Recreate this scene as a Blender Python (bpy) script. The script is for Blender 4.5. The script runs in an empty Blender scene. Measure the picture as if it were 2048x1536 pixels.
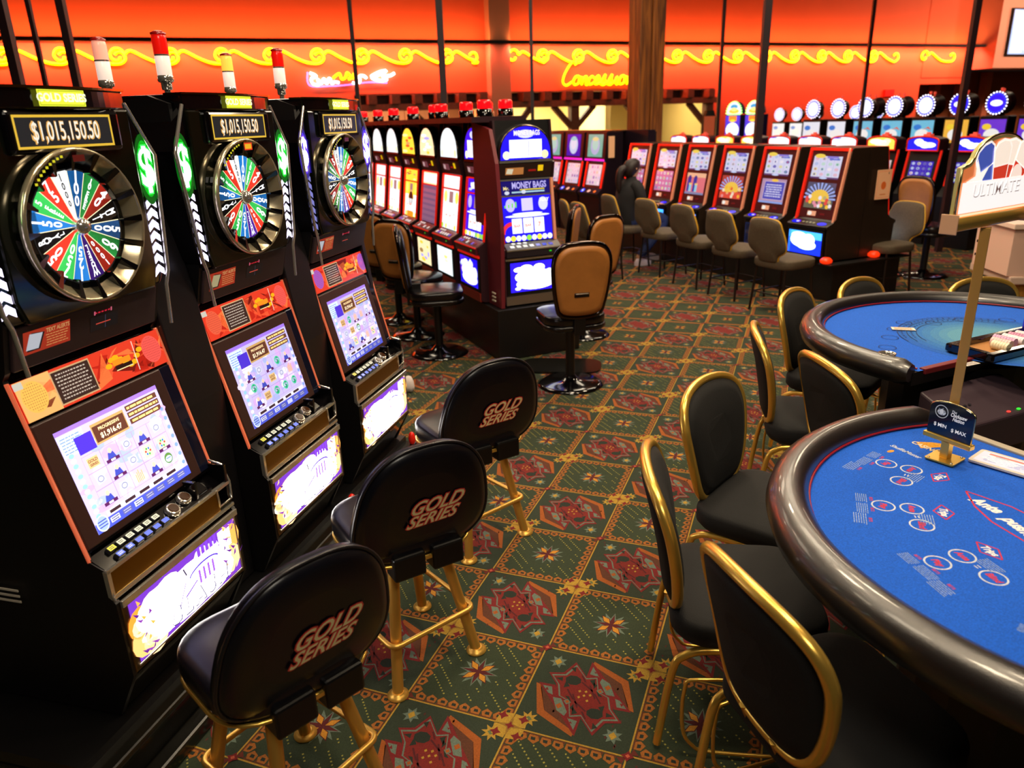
import bpy, bmesh, math, random
from mathutils import Vector, Matrix
random.seed(7)
PI = math.pi
scene = bpy.context.scene
COL = scene.collection
# ------------------------------------------------------------------ camera
FPX, PITCH, ROLL = 1489.2, 0.34047, -0.03142
cd = bpy.data.cameras.new('camera'); cam = bpy.data.objects.new('camera', cd); COL.objects.link(cam)
cd.sensor_width = 36.0; cd.lens = 36.0 * FPX / 2048.0; cd.clip_start = 0.05; cd.clip_end = 200
fw = Vector((0, math.cos(PITCH), -math.sin(PITCH))); rt = Vector((1, 0, 0)); up = rt.cross(fw)
r2 = rt * math.cos(ROLL) + up * math.sin(ROLL); u2 = up * math.cos(ROLL) - rt * math.sin(ROLL)
M = Matrix((r2, u2, -fw)).transposed().to_4x4(); M.translation = Vector((0, 0, 1.8)); cam.matrix_world = M
cd.dof.use_dof = True; cd.dof.focus_distance = 2.6; cd.dof.aperture_fstop = 3.2
scene.camera = cam
# ------------------------------------------------------------------ look
scene.view_settings.view_transform = 'Standard'; scene.view_settings.look = 'None'
scene.view_settings.gamma = 1.0; scene.view_settings.use_curve_mapping = False
scene.view_settings.exposure = 0.0
w = bpy.data.worlds.new('world'); scene.world = w; w.use_nodes = True
w.node_tree.nodes['Background'].inputs[0].default_value = (0.5, 0.35, 0.3, 1)
w.node_tree.nodes['Background'].inputs[1].default_value = 0.012

def area(name, loc, direction, sx, sy, power, color, spread=PI):
    l = bpy.data.lights.new(name, 'AREA'); l.shape = 'RECTANGLE'; l.size = sx; l.size_y = sy
    l.energy = power; l.color = color; l.spread = spread
    o = bpy.data.objects.new(name, l); COL.objects.link(o); o.location = loc
    d = Vector(direction).normalized()
    o.rotation_euler = d.to_track_quat('-Z', 'Y').to_euler()
    return o
WARM = (1.0, 0.80, 0.55)
# ceiling downlights over the aisle, the tables and the banks
for (x, y, p, c) in [(0.3, 1.5, 52, WARM), (1.9, 2.3, 62, WARM), (0.6, 4.2, 60, WARM), (-1.5, 3.2, 10, WARM), (2.6, 5.2, 55, WARM),
                     (1.4, 7.2, 60, WARM), (4.6, 8.0, 25, WARM), (-2.0, 7.5, 12, (1, .6, .4)), (5, 13, 25, WARM), (0, 12, 25, WARM)]:
    area('overhead_light', (x, y, 4.3), (0, 0, -1), 0.5, 0.5, p, c)

# broad warm lights added overhead, unseen, for sheen on seats, rails and brass
for (x, y, p, sx) in [(-2.9, 7.2, 55, 1.6), (-2.0, 9.8, 45, 1.6), (3.2, 8.6, 60, 1.8), (1.6, 6.2, 45, 1.2), (1.2, 10.4, 60, 1.4), (-.6, 2.6, 26, .8)]:
    area('added_sheen_light', (x, y, 4.6), (0, 0, -1), sx, sx, p, (1.0, 0.84, 0.62))
# wall frame
W0 = Vector((-9.083, 19.304, 0)); WL = Vector((0.931, 0.365, 0)); WN = Vector((0.365, -0.931, 0))
def WP(t, z, out=0.0): return W0 + WL * t + WN * out + Vector((0, 0, z))
# red cove tubes along the top of the neon wall
for t0, t1 in [(-3, 3), (3, 9.2), (9.9, 15), (15, 21), (21, 28)]:
    c = WP((t0 + t1) / 2, 3.72, 0.45)
    o = area('red_cove_light', c, (0, 0, -1), t1 - t0, 0.1, 56 * (t1 - t0), (1.0, 0.16, 0.10))
    z = (WN * 0.75 + Vector((0, 0, 1))).normalized(); x = WL; y = z.cross(x)
    o.matrix_world = Matrix((x, y, z)).transposed().to_4x4(); o.location = c
    c = WP((t0 + t1) / 2, 3.9, 0.42); o = area('added_orange_uplight', c, (0, 0, 1), t1 - t0, 0.1, 13 * (t1 - t0), (1.0, 0.30, 0.10))  # orange uplight added to brighten the wall above the trim
    z = (WN * 0.75 - Vector((0, 0, 1))).normalized(); y = z.cross(x); o.matrix_world = Matrix((x, y, z)).transposed().to_4x4(); o.location = c
for (x_, y_, p_) in [(1, 17, 60), (7, 18, 50), (13, 21, 50), (-5, 14, 40), (12, 17, 60)]: area('overhead_light', (x_, y_, 5.3), (0, 0, -1), .6, .6, p_, WARM)  # unseen fill lights added to brighten the timber headers and back wall
for (x_, y_, p_) in [(19, 25, 260), (23, 27, 260)]: area('overhead_light', (x_, y_, 5.2), (-.365, .931, -.45), .6, .6, p_, (1, .6, .42))  # tilted fill lights added to lift the recess and right fascia
area('front_fill_light', (0.5, -1.6, 4.4), (0, 3.4, -3.4), 1.4, .8, 72, (1, .9, .74))  # frontal fill added behind the camera for stool backs and chairs

# ------------------------------------------------------------------ colour / material helpers
def lin(c):
    def f(v):
        v = v / 255.0
        return v / 12.92 if v <= 0.04045 else ((v + 0.055) / 1.055) ** 2.4
    k = c[3] if len(c) > 3 else 1.0
    return (f(c[0]) * k, f(c[1]) * k, f(c[2]) * k, 1.0)
MATS = {}
def mat(name, col=(128, 128, 128), rough=0.5, metal=0.0, emis=None, es=0.0, coat=0.0, noise=0.0, nscale=40.0, bump=0.0, spec=0.5, trans=0.0):
    if name in MATS: return MATS[name]
    m = bpy.data.materials.new(name); m.use_nodes = True; nt = m.node_tree; b = nt.nodes['Principled BSDF']
    b.inputs['Base Color'].default_value = lin(col); b.inputs['Roughness'].default_value = rough
    b.inputs['Metallic'].default_value = metal; b.inputs['Coat Weight'].default_value = coat
    b.inputs['Coat Roughness'].default_value = 0.06
    b.inputs['Specular IOR Level'].default_value = spec
    if trans: b.inputs['Transmission Weight'].default_value = trans
    if emis is not None:
        b.inputs['Emission Color'].default_value = lin(emis); b.inputs['Emission Strength'].default_value = es
    if noise or bump:
        tc = nt.nodes.new('ShaderNodeTexCoord'); n = nt.nodes.new('ShaderNodeTexNoise'); n.inputs['Scale'].default_value = nscale
        n.inputs['Detail'].default_value = 4
        nt.links.new(tc.outputs['Object'], n.inputs['Vector'])
        if noise:
            mx = nt.nodes.new('ShaderNodeMix'); mx.data_type = 'RGBA'; mx.blend_type = 'MULTIPLY'
            mx.inputs['Factor'].default_value = noise; mx.inputs['A'].default_value = lin(col)
            cr = nt.nodes.new('ShaderNodeValToRGB'); cr.color_ramp.elements[0].position = .3; cr.color_ramp.elements[1].position = .7
            cr.color_ramp.elements[0].color = (.25, .25, .25, 1)
            nt.links.new(n.outputs['Fac'], cr.inputs['Fac']); nt.links.new(cr.outputs['Color'], mx.inputs['B'])
            nt.links.new(mx.outputs['Result'], b.inputs['Base Color'])
        if bump:
            bp = nt.nodes.new('ShaderNodeBump'); bp.inputs['Strength'].default_value = bump; bp.inputs['Distance'].default_value = 0.002
            nt.links.new(n.outputs['Fac'], bp.inputs['Height']); nt.links.new(bp.outputs['Normal'], b.inputs['Normal'])
    MATS[name] = m; return m
def artmat(name, es, base=0.0, rough=0.25, coat=0.0, bump=0.0):
    """artwork material: the print's own colours come from the face colours; es = backlight strength"""
    if name in MATS: return MATS[name]
    m = bpy.data.materials.new(name); m.use_nodes = True; nt = m.node_tree; b = nt.nodes['Principled BSDF']
    a = nt.nodes.new('ShaderNodeAttribute'); a.attribute_name = 'Col'
    b.inputs['Roughness'].default_value = rough; b.inputs['Coat Weight'].default_value = coat
    if base >= 1.0: nt.links.new(a.outputs['Color'], b.inputs['Base Color'])
    else: b.inputs['Base Color'].default_value = (.01, .01, .01, 1)
    if es:
        nt.links.new(a.outputs['Color'], b.inputs['Emission Color']); b.inputs['Emission Strength'].default_value = es
    if bump:
        tc = nt.nodes.new('ShaderNodeTexCoord'); n = nt.nodes.new('ShaderNodeTexNoise'); n.inputs['Scale'].default_value = 900
        nt.links.new(tc.outputs['Object'], n.inputs['Vector'])
        bp = nt.nodes.new('ShaderNodeBump'); bp.inputs['Strength'].default_value = bump; bp.inputs['Distance'].default_value = 0.002
        nt.links.new(n.outputs['Fac'], bp.inputs['Height']); nt.links.new(bp.outputs['Normal'], b.inputs['Normal'])
        n2 = nt.nodes.new('ShaderNodeTexNoise'); n2.inputs['Scale'].default_value = 260; n2.inputs['Detail'].default_value = 3
        nt.links.new(tc.outputs['Object'], n2.inputs['Vector'])
        cr = nt.nodes.new('ShaderNodeValToRGB'); cr.color_ramp.elements[0].position = .25; cr.color_ramp.elements[1].position = .75
        cr.color_ramp.elements[0].color = (.45, .45, .45, 1)
        mx = nt.nodes.new('ShaderNodeMix'); mx.data_type = 'RGBA'; mx.blend_type = 'MULTIPLY'; mx.inputs['Factor'].default_value = .8
        nt.links.new(n2.outputs['Fac'], cr.inputs['Fac']); nt.links.new(a.outputs['Color'], mx.inputs['A']); nt.links.new(cr.outputs['Color'], mx.inputs['B'])
        nt.links.new(mx.outputs['Result'], b.inputs['Base Color'])
    MATS[name] = m; return m

# ------------------------------------------------------------------ mesh helpers
class MB:
    def __init__(s): s.v = []; s.f = []; s.sm = []
    def add(s, vs, fs, smooth=False):
        b = len(s.v); s.v += [tuple(v) for v in vs]
        for f in fs: s.f.append([b + i for i in f]); s.sm.append(smooth)
        return s
    def box(s, x0, x1, y0, y1, z0, z1):
        v = [(x, y, z) for z in (z0, z1) for y in (y0, y1) for x in (x0, x1)]
        return s.add(v, [(0, 2, 3, 1), (4, 5, 7, 6), (0, 1, 5, 4), (2, 6, 7, 3), (0, 4, 6, 2), (1, 3, 7, 5)])
    def prism(s, pts, a, b, axis='x', smooth=False):
        """extrude 2D polygon between a and b along axis; pts are the other two coordinates in order"""
        def P(p, t):
            return {'x': (t, p[0], p[1]), 'y': (p[0], t, p[1]), 'z': (p[0], p[1], t)}[axis]
        n = len(pts); v = [P(p, a) for p in pts] + [P(p, b) for p in pts]
        f = [list(range(n)), list(range(2 * n - 1, n - 1, -1))]
        s.add(v, f)
        s.add(v, [[i, i + n, (i + 1) % n + n, (i + 1) % n] for i in range(n)], smooth); return s
    def loft(s, rings, smooth=True, cap=True, closed=False):
        n = len(rings[0]); v = [p for r in rings for p in r]; m = len(rings); f = []
        for k in range(m if closed else m - 1):
            k2 = (k + 1) % m
            for i in range(n): f.append([k * n + i, k * n + (i + 1) % n, k2 * n + (i + 1) % n, k2 * n + i])
        s.add(v, f, smooth)
        if cap and not closed:
            s.add(rings[0], [list(range(n))[::-1]]); s.add(rings[-1], [list(range(n))])
        return s
    def cyl(s, p0, p1, r0, r1=None, n=16, cap=True):
        r1 = r0 if r1 is None else r1; p0 = Vector(p0); p1 = Vector(p1); d = (p1 - p0).normalized()
        a = d.orthogonal().normalized(); b = d.cross(a)
        R = lambda p, r: [p + a * (r * math.cos(2 * PI * i / n)) + b * (r * math.sin(2 * PI * i / n)) for i in range(n)]
        return s.loft([R(p0, r0), R(p1, r1)], True, cap)
    def lathe(s, prof, n=32, c=(0, 0, 0)):
        rings = [[(c[0] + r * math.cos(2 * PI * i / n), c[1] + r * math.sin(2 * PI * i / n), c[2] + z) for i in range(n)] for r, z in prof]
        return s.loft(rings, True, True)
    def tube(s, pts, r, n=10, closed=False, flat=None):
        P = [Vector(p) for p in pts]; m = len(P); rings = []; pa = None
        for i in range(m):
            if closed: d = (P[(i + 1) % m] - P[i - 1])
            else: d = (P[min(i + 1, m - 1)] - P[max(i - 1, 0)])
            d.normalize()
            if pa is None: a = d.orthogonal().normalized()
            else: a = (pa - d * pa.dot(d)).normalized()
            pa = a; b = d.cross(a)
            rr = r[i] if isinstance(r, (list, tuple)) else r
            rings.append([P[i] + a * (rr * math.cos(2 * PI * k / n)) + b * (rr * math.sin(2 * PI * k / n)) for k in range(n)])
        return s.loft(rings, True, not closed, closed)
    def build(s, name, m, parent=None, bevel=0.0, seg=2, subsurf=0):
        me = bpy.data.meshes.new(name); me.from_pydata(s.v, [], s.f); me.update()
        me.polygons.foreach_set('use_smooth', s.sm)
        bm = bmesh.new(); bm.from_mesh(me); bmesh.ops.remove_doubles(bm, verts=bm.verts, dist=1e-5) if bevel or subsurf else None
        bmesh.ops.recalc_face_normals(bm, faces=bm.faces); bm.to_mesh(me); bm.free()
        me.materials.append(m)
        o = bpy.data.objects.new(name, me); COL.objects.link(o)
        if parent: o.parent = parent
        if bevel:
            md = o.modifiers.new('b', 'BEVEL'); md.width = bevel; md.segments = seg; md.limit_method = 'ANGLE'; md.angle_limit = math.radians(40)
        if subsurf:
            md = o.modifiers.new('s', 'SUBSURF'); md.levels = subsurf; md.render_levels = subsurf
            for p in me.polygons: p.use_smooth = True
        return o
def smoothpath(pts, k=6, closed=False):
    P = [Vector(p) for p in pts]; n = len(P); out = []
    rng = range(n) if closed else range(n - 1)
    for i in rng:
        p0 = P[(i - 1) % n] if closed or i > 0 else P[0]; p1 = P[i]; p2 = P[(i + 1) % n]
        p3 = P[(i + 2) % n] if closed or i + 2 < n else P[-1]
        for j in range(k):
            t = j / k
            out.append(0.5 * ((2 * p1) + (p2 - p0) * t + (2 * p0 - 5 * p1 + 4 * p2 - p3) * t * t + (3 * p1 - p0 - 3 * p2 + p3) * t ** 3))
    if not closed: out.append(P[-1])
    return out
def empty(name, loc=(0, 0, 0), rz=0.0):
    o = bpy.data.objects.new(name, None); COL.objects.link(o); o.location = loc; o.rotation_euler = (0, 0, rz); o.empty_display_size = .1
    return o
def tag(o, label=None, cat=None, group=None, kind=None):
    if label: o['label'] = label
    if cat: o['category'] = cat
    if group: o['group'] = group
    if kind: o['kind'] = kind
    return o
def dup(o, loc=None, rz=None, label=None, group=None):
    def rec(a, par):
        c = a.copy(); COL.objects.link(c)
        if par: c.parent = par
        for ch in a.children: rec(ch, c)
        return c
    r = rec(o, None)
    if loc is not None: r.location = loc
    if rz is not None: r.rotation_euler = (0, 0, rz)
    if label: r['label'] = label
    if group: r['group'] = group
    return r
# ------------------------------------------------------------------ artwork (flat prints, screens, lettering)
_fc = {}
def glyphs(txt, bold=0.0, shear=0.0):
    k = (txt, bold, shear)
    if k in _fc: return _fc[k]
    cu = bpy.data.curves.new('t', 'FONT'); cu.body = txt; cu.size = 1.0; cu.align_x = 'CENTER'; cu.align_y = 'CENTER'
    cu.offset = bold; cu.shear = shear; cu.resolution_u = 3
    o = bpy.data.objects.new('t', cu); COL.objects.link(o); bpy.context.view_layer.update()
    me = bpy.data.meshes.new_from_object(o.evaluated_get(bpy.context.evaluated_depsgraph_get()))
    vs = [(v.co.x, v.co.y) for v in me.vertices]; fs = [list(p.vertices) for p in me.polygons]
    bpy.data.objects.remove(o); bpy.data.curves.remove(cu); bpy.data.meshes.remove(me)
    _fc[k] = (vs, fs); return _fc[k]
class Art:
    def __init__(s): s.v = []; s.f = []; s.c = []; s.L = 0
    def poly(s, pts, col, L=None):
        L = s.L if L is None else L
        b = len(s.v); s.v += [(p[0], p[1], L) for p in pts]; s.f.append(list(range(b, b + len(pts)))); s.c.append(lin(col)); return s
    def rect(s, x0, y0, x1, y1, col, L=None): return s.poly([(x0, y0), (x1, y0), (x1, y1), (x0, y1)], col, L)
    def frame(s, x0, y0, x1, y1, t, col, L=None):
        s.rect(x0, y0, x1, y0 + t, col, L); s.rect(x0, y1 - t, x1, y1, col, L); s.rect(x0, y0 + t, x0 + t, y1 - t, col, L); return s.rect(x1 - t, y0 + t, x1, y1 - t, col, L)
    def ell(s, cx, cy, rx, ry, col, L=None, n=20, a0=0, a1=2 * PI):
        return s.poly([(cx + rx * math.cos(a0 + (a1 - a0) * i / n), cy + ry * math.sin(a0 + (a1 - a0) * i / n)) for i in range(n + (0 if a1 - a0 > 6.28 else 1))], col, L)
    def ring(s, cx, cy, rx, ry, t, col, L=None, n=28, a0=0, a1=2 * PI):
        for i in range(n):
            p = a0 + (a1 - a0) * i / n; q = a0 + (a1 - a0) * (i + 1) / n
            s.poly([(cx + rx * math.cos(p), cy + ry * math.sin(p)), (cx + rx * math.cos(q), cy + ry * math.sin(q)),
                    (cx + (rx - t) * math.cos(q), cy + (ry - t) * math.sin(q)), (cx + (rx - t) * math.cos(p), cy + (ry - t) * math.sin(p))], col, L)
        return s
    def star(s, cx, cy, r0, r1, n, col, L=None, rot=0.0):
        return s.poly([(cx + (r0 if i % 2 == 0 else r1) * math.cos(rot + PI * i / n), cy + (r0 if i % 2 == 0 else r1) * math.sin(rot + PI * i / n)) for i in range(2 * n)], col, L)
    def line(s, p, q, t, col, L=None):
        d = Vector((q[0] - p[0], q[1] - p[1])); d.normalize(); n = Vector((-d.y, d.x)) * (t / 2)
        return s.poly([(p[0] + n.x, p[1] + n.y), (q[0] + n.x, q[1] + n.y), (q[0] - n.x, q[1] - n.y), (p[0] - n.x, p[1] - n.y)], col, L)
    def text(s, txt, cx, cy, size, col, rot=0.0, sx=1.0, bold=0.0, shear=0.0, L=None):
        vs, fs = glyphs(txt, bold, shear); L = s.L if L is None else L; ca, sa = math.cos(rot), math.sin(rot); b = len(s.v)
        for x, y in vs:
            x *= size * sx; y *= size; s.v.append((cx + x * ca - y * sa, cy + x * sa + y * ca, L))
        for f in fs: s.f.append([b + i for i in f]); s.c.append(lin(col))
        return s
    def lines(s, x0, y0, x1, y1, n, col, rng, t=0.35, L=None, chunks=3):
        """rows of unreadable small print"""
        h = (y1 - y0) / n
        for i in range(n):
            y = y1 - (i + .5) * h; x = x0 + rng.random() * (x1 - x0) * .06; e = x1 - rng.random() * (x1 - x0) * .12
            while x < e:
                wd = min(e - x, (x1 - x0) / chunks * (.25 + rng.random() * .5)); s.rect(x, y - h * t / 2, x + wd, y + h * t / 2, col, L); x += wd + (x1 - x0) * .025
        return s
    def build(s, name, m, parent=None, o=(0, 0, 0), U=(1, 0, 0), V=(0, 0, 1), eps=0.0006, off=0.0):
        o = Vector(o); U = Vector(U).normalized(); V = Vector(V); V = (V - U * V.dot(U)).normalized(); N = U.cross(V)
        me = bpy.data.meshes.new(name)
        me.from_pydata([tuple(o + U * x + V * y + N * (off + L * eps)) for x, y, L in s.v], [], s.f); me.update()
        ca = me.color_attributes.new('Col', 'FLOAT_COLOR', 'CORNER'); buf = []
        for f, c in zip(s.f, s.c): buf += list(c) * len(f)
        ca.data.foreach_set('color', buf); me.materials.append(m)
        ob = bpy.data.objects.new(name, me); COL.objects.link(ob)
        if parent: ob.parent = parent
        return ob
WHITE = (255, 255, 255)
ORD = 'first second third fourth fifth sixth seventh eighth ninth tenth eleventh twelfth thirteenth fourteenth fifteenth sixteenth seventeenth eighteenth nineteenth twentieth twenty-first twenty-second twenty-third twenty-fourth twenty-fifth'.split()

# shared materials
m_black = mat('gloss_black', (7, 6, 8), .12, 0, coat=.6)
m_blk2 = mat('satin_black', (7, 6, 7), .38)
m_side = mat('cabinet_side', (9, 7, 9), .42, noise=.3, nscale=3)
m_chrome = mat('chrome', (225, 220, 210), .12, .85)
m_gold = mat('brass', (244, 198, 92), .28, .80)
m_goldsat = mat('satin_brass', (228, 178, 84), .38, .72)
m_brown = mat('brown_plastic', (52, 38, 40), .4)
m_bezel = mat('bezel_brown', (58, 36, 32), .35)
m_vinyl = mat('black_vinyl', (10, 10, 18), .3, bump=.05, nscale=400)
m_fabric = mat('black_fabric', (8, 7, 7), .85, noise=.5, nscale=260, bump=.3)
m_redpl = mat('red_gloss', (150, 20, 18), .25, coat=.3)
m_knob = mat('red_knob', (235, 30, 18), .3)
m_print = artmat('print', 0, 1.0, .5)
m_lit1 = artmat('backlit_soft', .9, 0, .12, .5)
m_lit2 = artmat('backlit', 1.5, 0, .12, .5)
m_lit4 = artmat('backlit_strong', 2.6, 0, .15)
m_lit8 = artmat('backlit_hot', 6.0, 0, .15)
# ================================================================== STRUCTURE
def struct(o): o['kind'] = 'structure'; return o
# ---- carpet floor
CW, CH = 0.37679, 0.38964
YAW = math.radians(-21.0078); FA = Vector((math.cos(YAW), math.sin(YAW))); FB = Vector((math.sin(YAW), -math.cos(YAW)))
FO = Vector((0.09825, 2.22088))
G_ = (43, 54, 35); GD = (30, 40, 27); RED = (122, 20, 20); RD2 = (88, 18, 20); TEAL = (104, 120, 104); ORG = (164, 84, 18); GOLD = (184, 144, 44); RUST = (96, 48, 16)
fl = Art()
def sym(p): return [(1 - x, 1 - y) for x, y in p]
def floor_cell(i, j, near):
    def T(p): q = FO + FA * ((i + p[0]) * CW) + FB * ((j + p[1]) * CH); return (q.x, q.y)
    def P(pts, c, L): fl.poly([T(p) for p in pts][::-1], c, L)
    def dia(x, y, a, b, c, L): P([(x - a, y), (x, y - b), (x + a, y), (x, y + b)], c, L)
    def star(x, y, r0, r1, n, c, L, rot=0): P([(x + (r0 if k % 2 == 0 else r1) * math.cos(rot + PI * k / n), y + (r0 if k % 2 == 0 else r1) * math.sin(rot + PI * k / n)) for k in range(2 * n)], c, L)
    def sc(pts, k, cx=.5, cy=.5): return [(cx + (x - cx) * k, cy + (y - cy) * k) for x, y in pts]
    P([(0, 0), (1, 0), (1, 1), (0, 1)], G_ if (i + j) % 2 == 0 else (46, 58, 33), 0)
    if (i + j) % 2 == 0:  # medallion
        for S in (lambda p: p, sym):
            P(S([(.05, .46), (.17, .80), (.52, .95), (.53, .90), (.22, .75), (.10, .47)]), ORG, 1)
            P(S([(.10, .49), (.22, .75), (.47, .87), (.40, .76)]), (92, 48, 22), 1)
            P(S([(.07, .45), (.22, .44), (.29, .56), (.36, .55), (.46, .73), (.54, .74), (.54, .94)]), RED, 2)
            P(S([(.115, .475), (.20, .47), (.235, .56), (.19, .55)]), TEAL, 3)
            P(S([(.245, .585), (.32, .58), (.41, .71), (.40, .76), (.32, .72)]), TEAL, 3)
            P(S([(.43, .77), (.52, .78), (.515, .88)]), TEAL, 3)
            dia(*S([(.325, .665)])[0], .030, .034, ORG, 4)
            dia(*S([(.38, .60)])[0], .034, .034, TEAL, 7); dia(*S([(.38, .60)])[0], .02, .02, ORG, 8)
            P(S([(.16, .485), (.185, .52), (.15, .52)]), RED, 4)
            P(S([(.47, .80), (.49, .82), (.46, .82)]), RED, 4)
        star_ = [(.12, .31), (.25, .27), (.32, .11), (.46, .26), (.56, .22), (.62, .40), (.73, .44), (.78, .58), (.88, .69), (.75, .73), (.68, .89), (.54, .74), (.44, .78), (.38, .60), (.27, .56), (.22, .42)]
        P(star_, RED, 4); P(sc(star_, .92), TEAL, 5); P(sc(star_, .86), (124, 26, 16), 6)
        if near:
            for S in (lambda p: p, sym):
                for tri in ([(.50, .30), (.545, .27), (.56, .36)], [(.30, .36), (.35, .42), (.30, .45)], [(.585, .40), (.62, .46), (.66, .46)], [(.42, .66), (.46, .69), (.44, .61)], [(.30, .20), (.34, .17), (.35, .24)], [(.20, .36), (.26, .33), (.27, .38)]):
                    P(S(tri), GD, 8)
                for q0, q1 in (((.44, .34), (.56, .42)), ((.34, .46), (.42, .56)), ((.42, .26), (.47, .33)), ((.52, .36), (.60, .50))):
                    d_ = Vector((q1[0] - q0[0], q1[1] - q0[1])).normalized() * .008; P(S([(q0[0] - d_.y, q0[1] + d_.x), (q1[0] - d_.y, q1[1] + d_.x), (q1[0] + d_.y, q1[1] - d_.x), (q0[0] + d_.y, q0[1] - d_.x)]), (82, 14, 18), 8)
            for gx, gy in ((.36, .34), (.64, .66)):
                P([(gx + .075 * math.cos(k * PI / 4 + .2), gy + .06 * math.sin(k * PI / 4 + .2)) for k in range(8)], GD, 7)
            for dx, dy in ((.45, .45), (.505, .44), (.46, .52), (.54, .54), (.50, .49), (.55, .47)): dia(dx, dy, .014, .016, GOLD, 7)
        for gx, gy in ((.16, .15), (.84, .84)):
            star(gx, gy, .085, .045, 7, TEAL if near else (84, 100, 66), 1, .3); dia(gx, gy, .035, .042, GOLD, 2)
        for gx, gy in ((.88, .11), (.12, .88)):
            star(gx, gy, .09, .045, 8, GOLD, 1); dia(gx, gy, .035, .03, (96, 110, 70), 2)
        if near:
            rr = random.Random(i * 31 + j)
            for _ in range(16):
                x, y = rr.uniform(.04, .96), rr.uniform(.04, .96)
                if abs(x - .5) + abs(y - .5) > .42: dia(x, y, .01, .02, (86, 34, 26), 1)
    else:
        # border of running hooks
        P([(0, 0), (1, 0), (1, .014), (0, .014)], GOLD, 2); P([(0, .986), (1, .986), (1, 1), (0, 1)], GOLD, 2)
        P([(0, 0), (.014, 0), (.014, 1), (0, 1)], GOLD, 2); P([(.986, 0), (1, 0), (1, 1), (.986, 1)], GOLD, 2)
        n = 8
        for e in range(4):
            def E(u, v): return {0: (u, v), 1: (1 - v, u), 2: (1 - u, 1 - v), 3: (v, 1 - u)}[e]
            if near:
                for k in range(n):
                    u = .08 + k * .84 / n; s_ = .84 / n
                    P([E(u, .014), E(u + s_, .014), E(u + s_ * .9, .05), E(u + s_ * .3, .05)], RUST, 1)
                    P([E(u + .005, .03), E(u + s_ * .75, .03), E(u + s_ * .95, .07), E(u + s_ * .6, .115), E(u + .005, .085)], (164, 96, 26), 2)
                    P([E(u + .022, .05), E(u + s_ * .6, .05), E(u + s_ * .62, .08), E(u + .03, .08)], GD, 3)
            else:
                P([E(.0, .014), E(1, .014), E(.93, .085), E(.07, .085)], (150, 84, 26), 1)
        for e in range(4):
            P([{0: p, 1: (1 - p[1], p[0]), 2: (1 - p[0], 1 - p[1]), 3: (p[1], 1 - p[0])}[e] for p in [(.014, .014), (.085, .03), (.03, .085)]], (104, 34, 18), 4)
        star(.5, .5, .19, .10, 12, TEAL if near else (90, 96, 60), 1); star(.5, .5, .165, .06, 8, RD2, 2, PI / 8 * 0)
        for a in (PI / 4, 3 * PI / 4, 5 * PI / 4, 7 * PI / 4):
            for L, k, c in ((3, 1.25, RD2), (4, 1.0, (206, 140, 36))):
                cx, cy = .5 + .085 * math.cos(a), .5 + .085 * math.sin(a); dx, dy = math.cos(a), math.sin(a)
                P([(cx - dx * .06 * k, cy - dy * .06 * k), (cx - dy * .03 * k, cy + dx * .03 * k), (cx + dx * .07 * k, cy + dy * .07 * k), (cx + dy * .03 * k, cy - dx * .03 * k)], c, L)
        for ln in (.53, .40, .27, .13, 0, -.13, -.27, -.40, -.53):
            t0, t1 = .13 + max(0, -ln), .87 - max(0, ln); L_ = t1 - t0
            if near:
                k = 0; t = t0
                while t < t1 - .01:
                    x, y = t, t + ln
                    if abs(x - .5) + abs(y - .5) > .27 and (k % 11) < 8 + (abs(ln) > .3): dia(x, y, .008 + .003 * (k % 2), .010, (168, 158, 66), 1)
                    k += 1; t += .026
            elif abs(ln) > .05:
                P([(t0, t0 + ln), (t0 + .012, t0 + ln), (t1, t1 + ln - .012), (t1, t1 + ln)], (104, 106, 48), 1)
    # node at this cell's origin
    if (i + j) % 2 == 0:
        star(0, 0, .055, .03, 4, RED, 9); dia(0, 0, .02, .02, (200, 90, 60), 10)
    else:
        for a in (0, PI / 2):
            for sg in (1, -1):
                dx, dy = sg * math.cos(a + PI / 4), sg * math.sin(a + PI / 4)
                if a == 0 or True:
                    P([(0, 0), (dx * .10 - dy * .09, dy * .10 + dx * .09), (dx * .17, dy * .17), (dx * .10 + dy * .09, dy * .10 - dx * .09)], GOLD, 5)
                    star(dx * .13, dy * .13, .05, .025, 4, RED, 6)
        star(0, 0, .11, .03, 4, (150, 110, 36), 7); star(0, 0, .045, .02, 4, RED, 8)
for i in range(-30, 42):
    for j in range(-46, 8):
        q = FO + FA * ((i + .5) * CW) + FB * ((j + .5) * CH)
        if q.y < 0.7 or q.y > 14 or q.x < -5 or q.x > 9: continue
        if abs(q.x) > q.y * .78 + 1.2: continue
        if q.x < -1.9: continue
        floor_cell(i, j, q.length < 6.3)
GB = (56, 52, 28)
fl.poly([(-16, -9), (36, -9), (36, 50), (-16, 50)], GB, -1)
flo = fl.build('floor', artmat('carpet', 0, 1.0, .95, 0, .5), None, (0, 0, 0), (1, 0, 0), (0, 1, 0), eps=0.00022, off=-.0025)
struct(flo)

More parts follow.
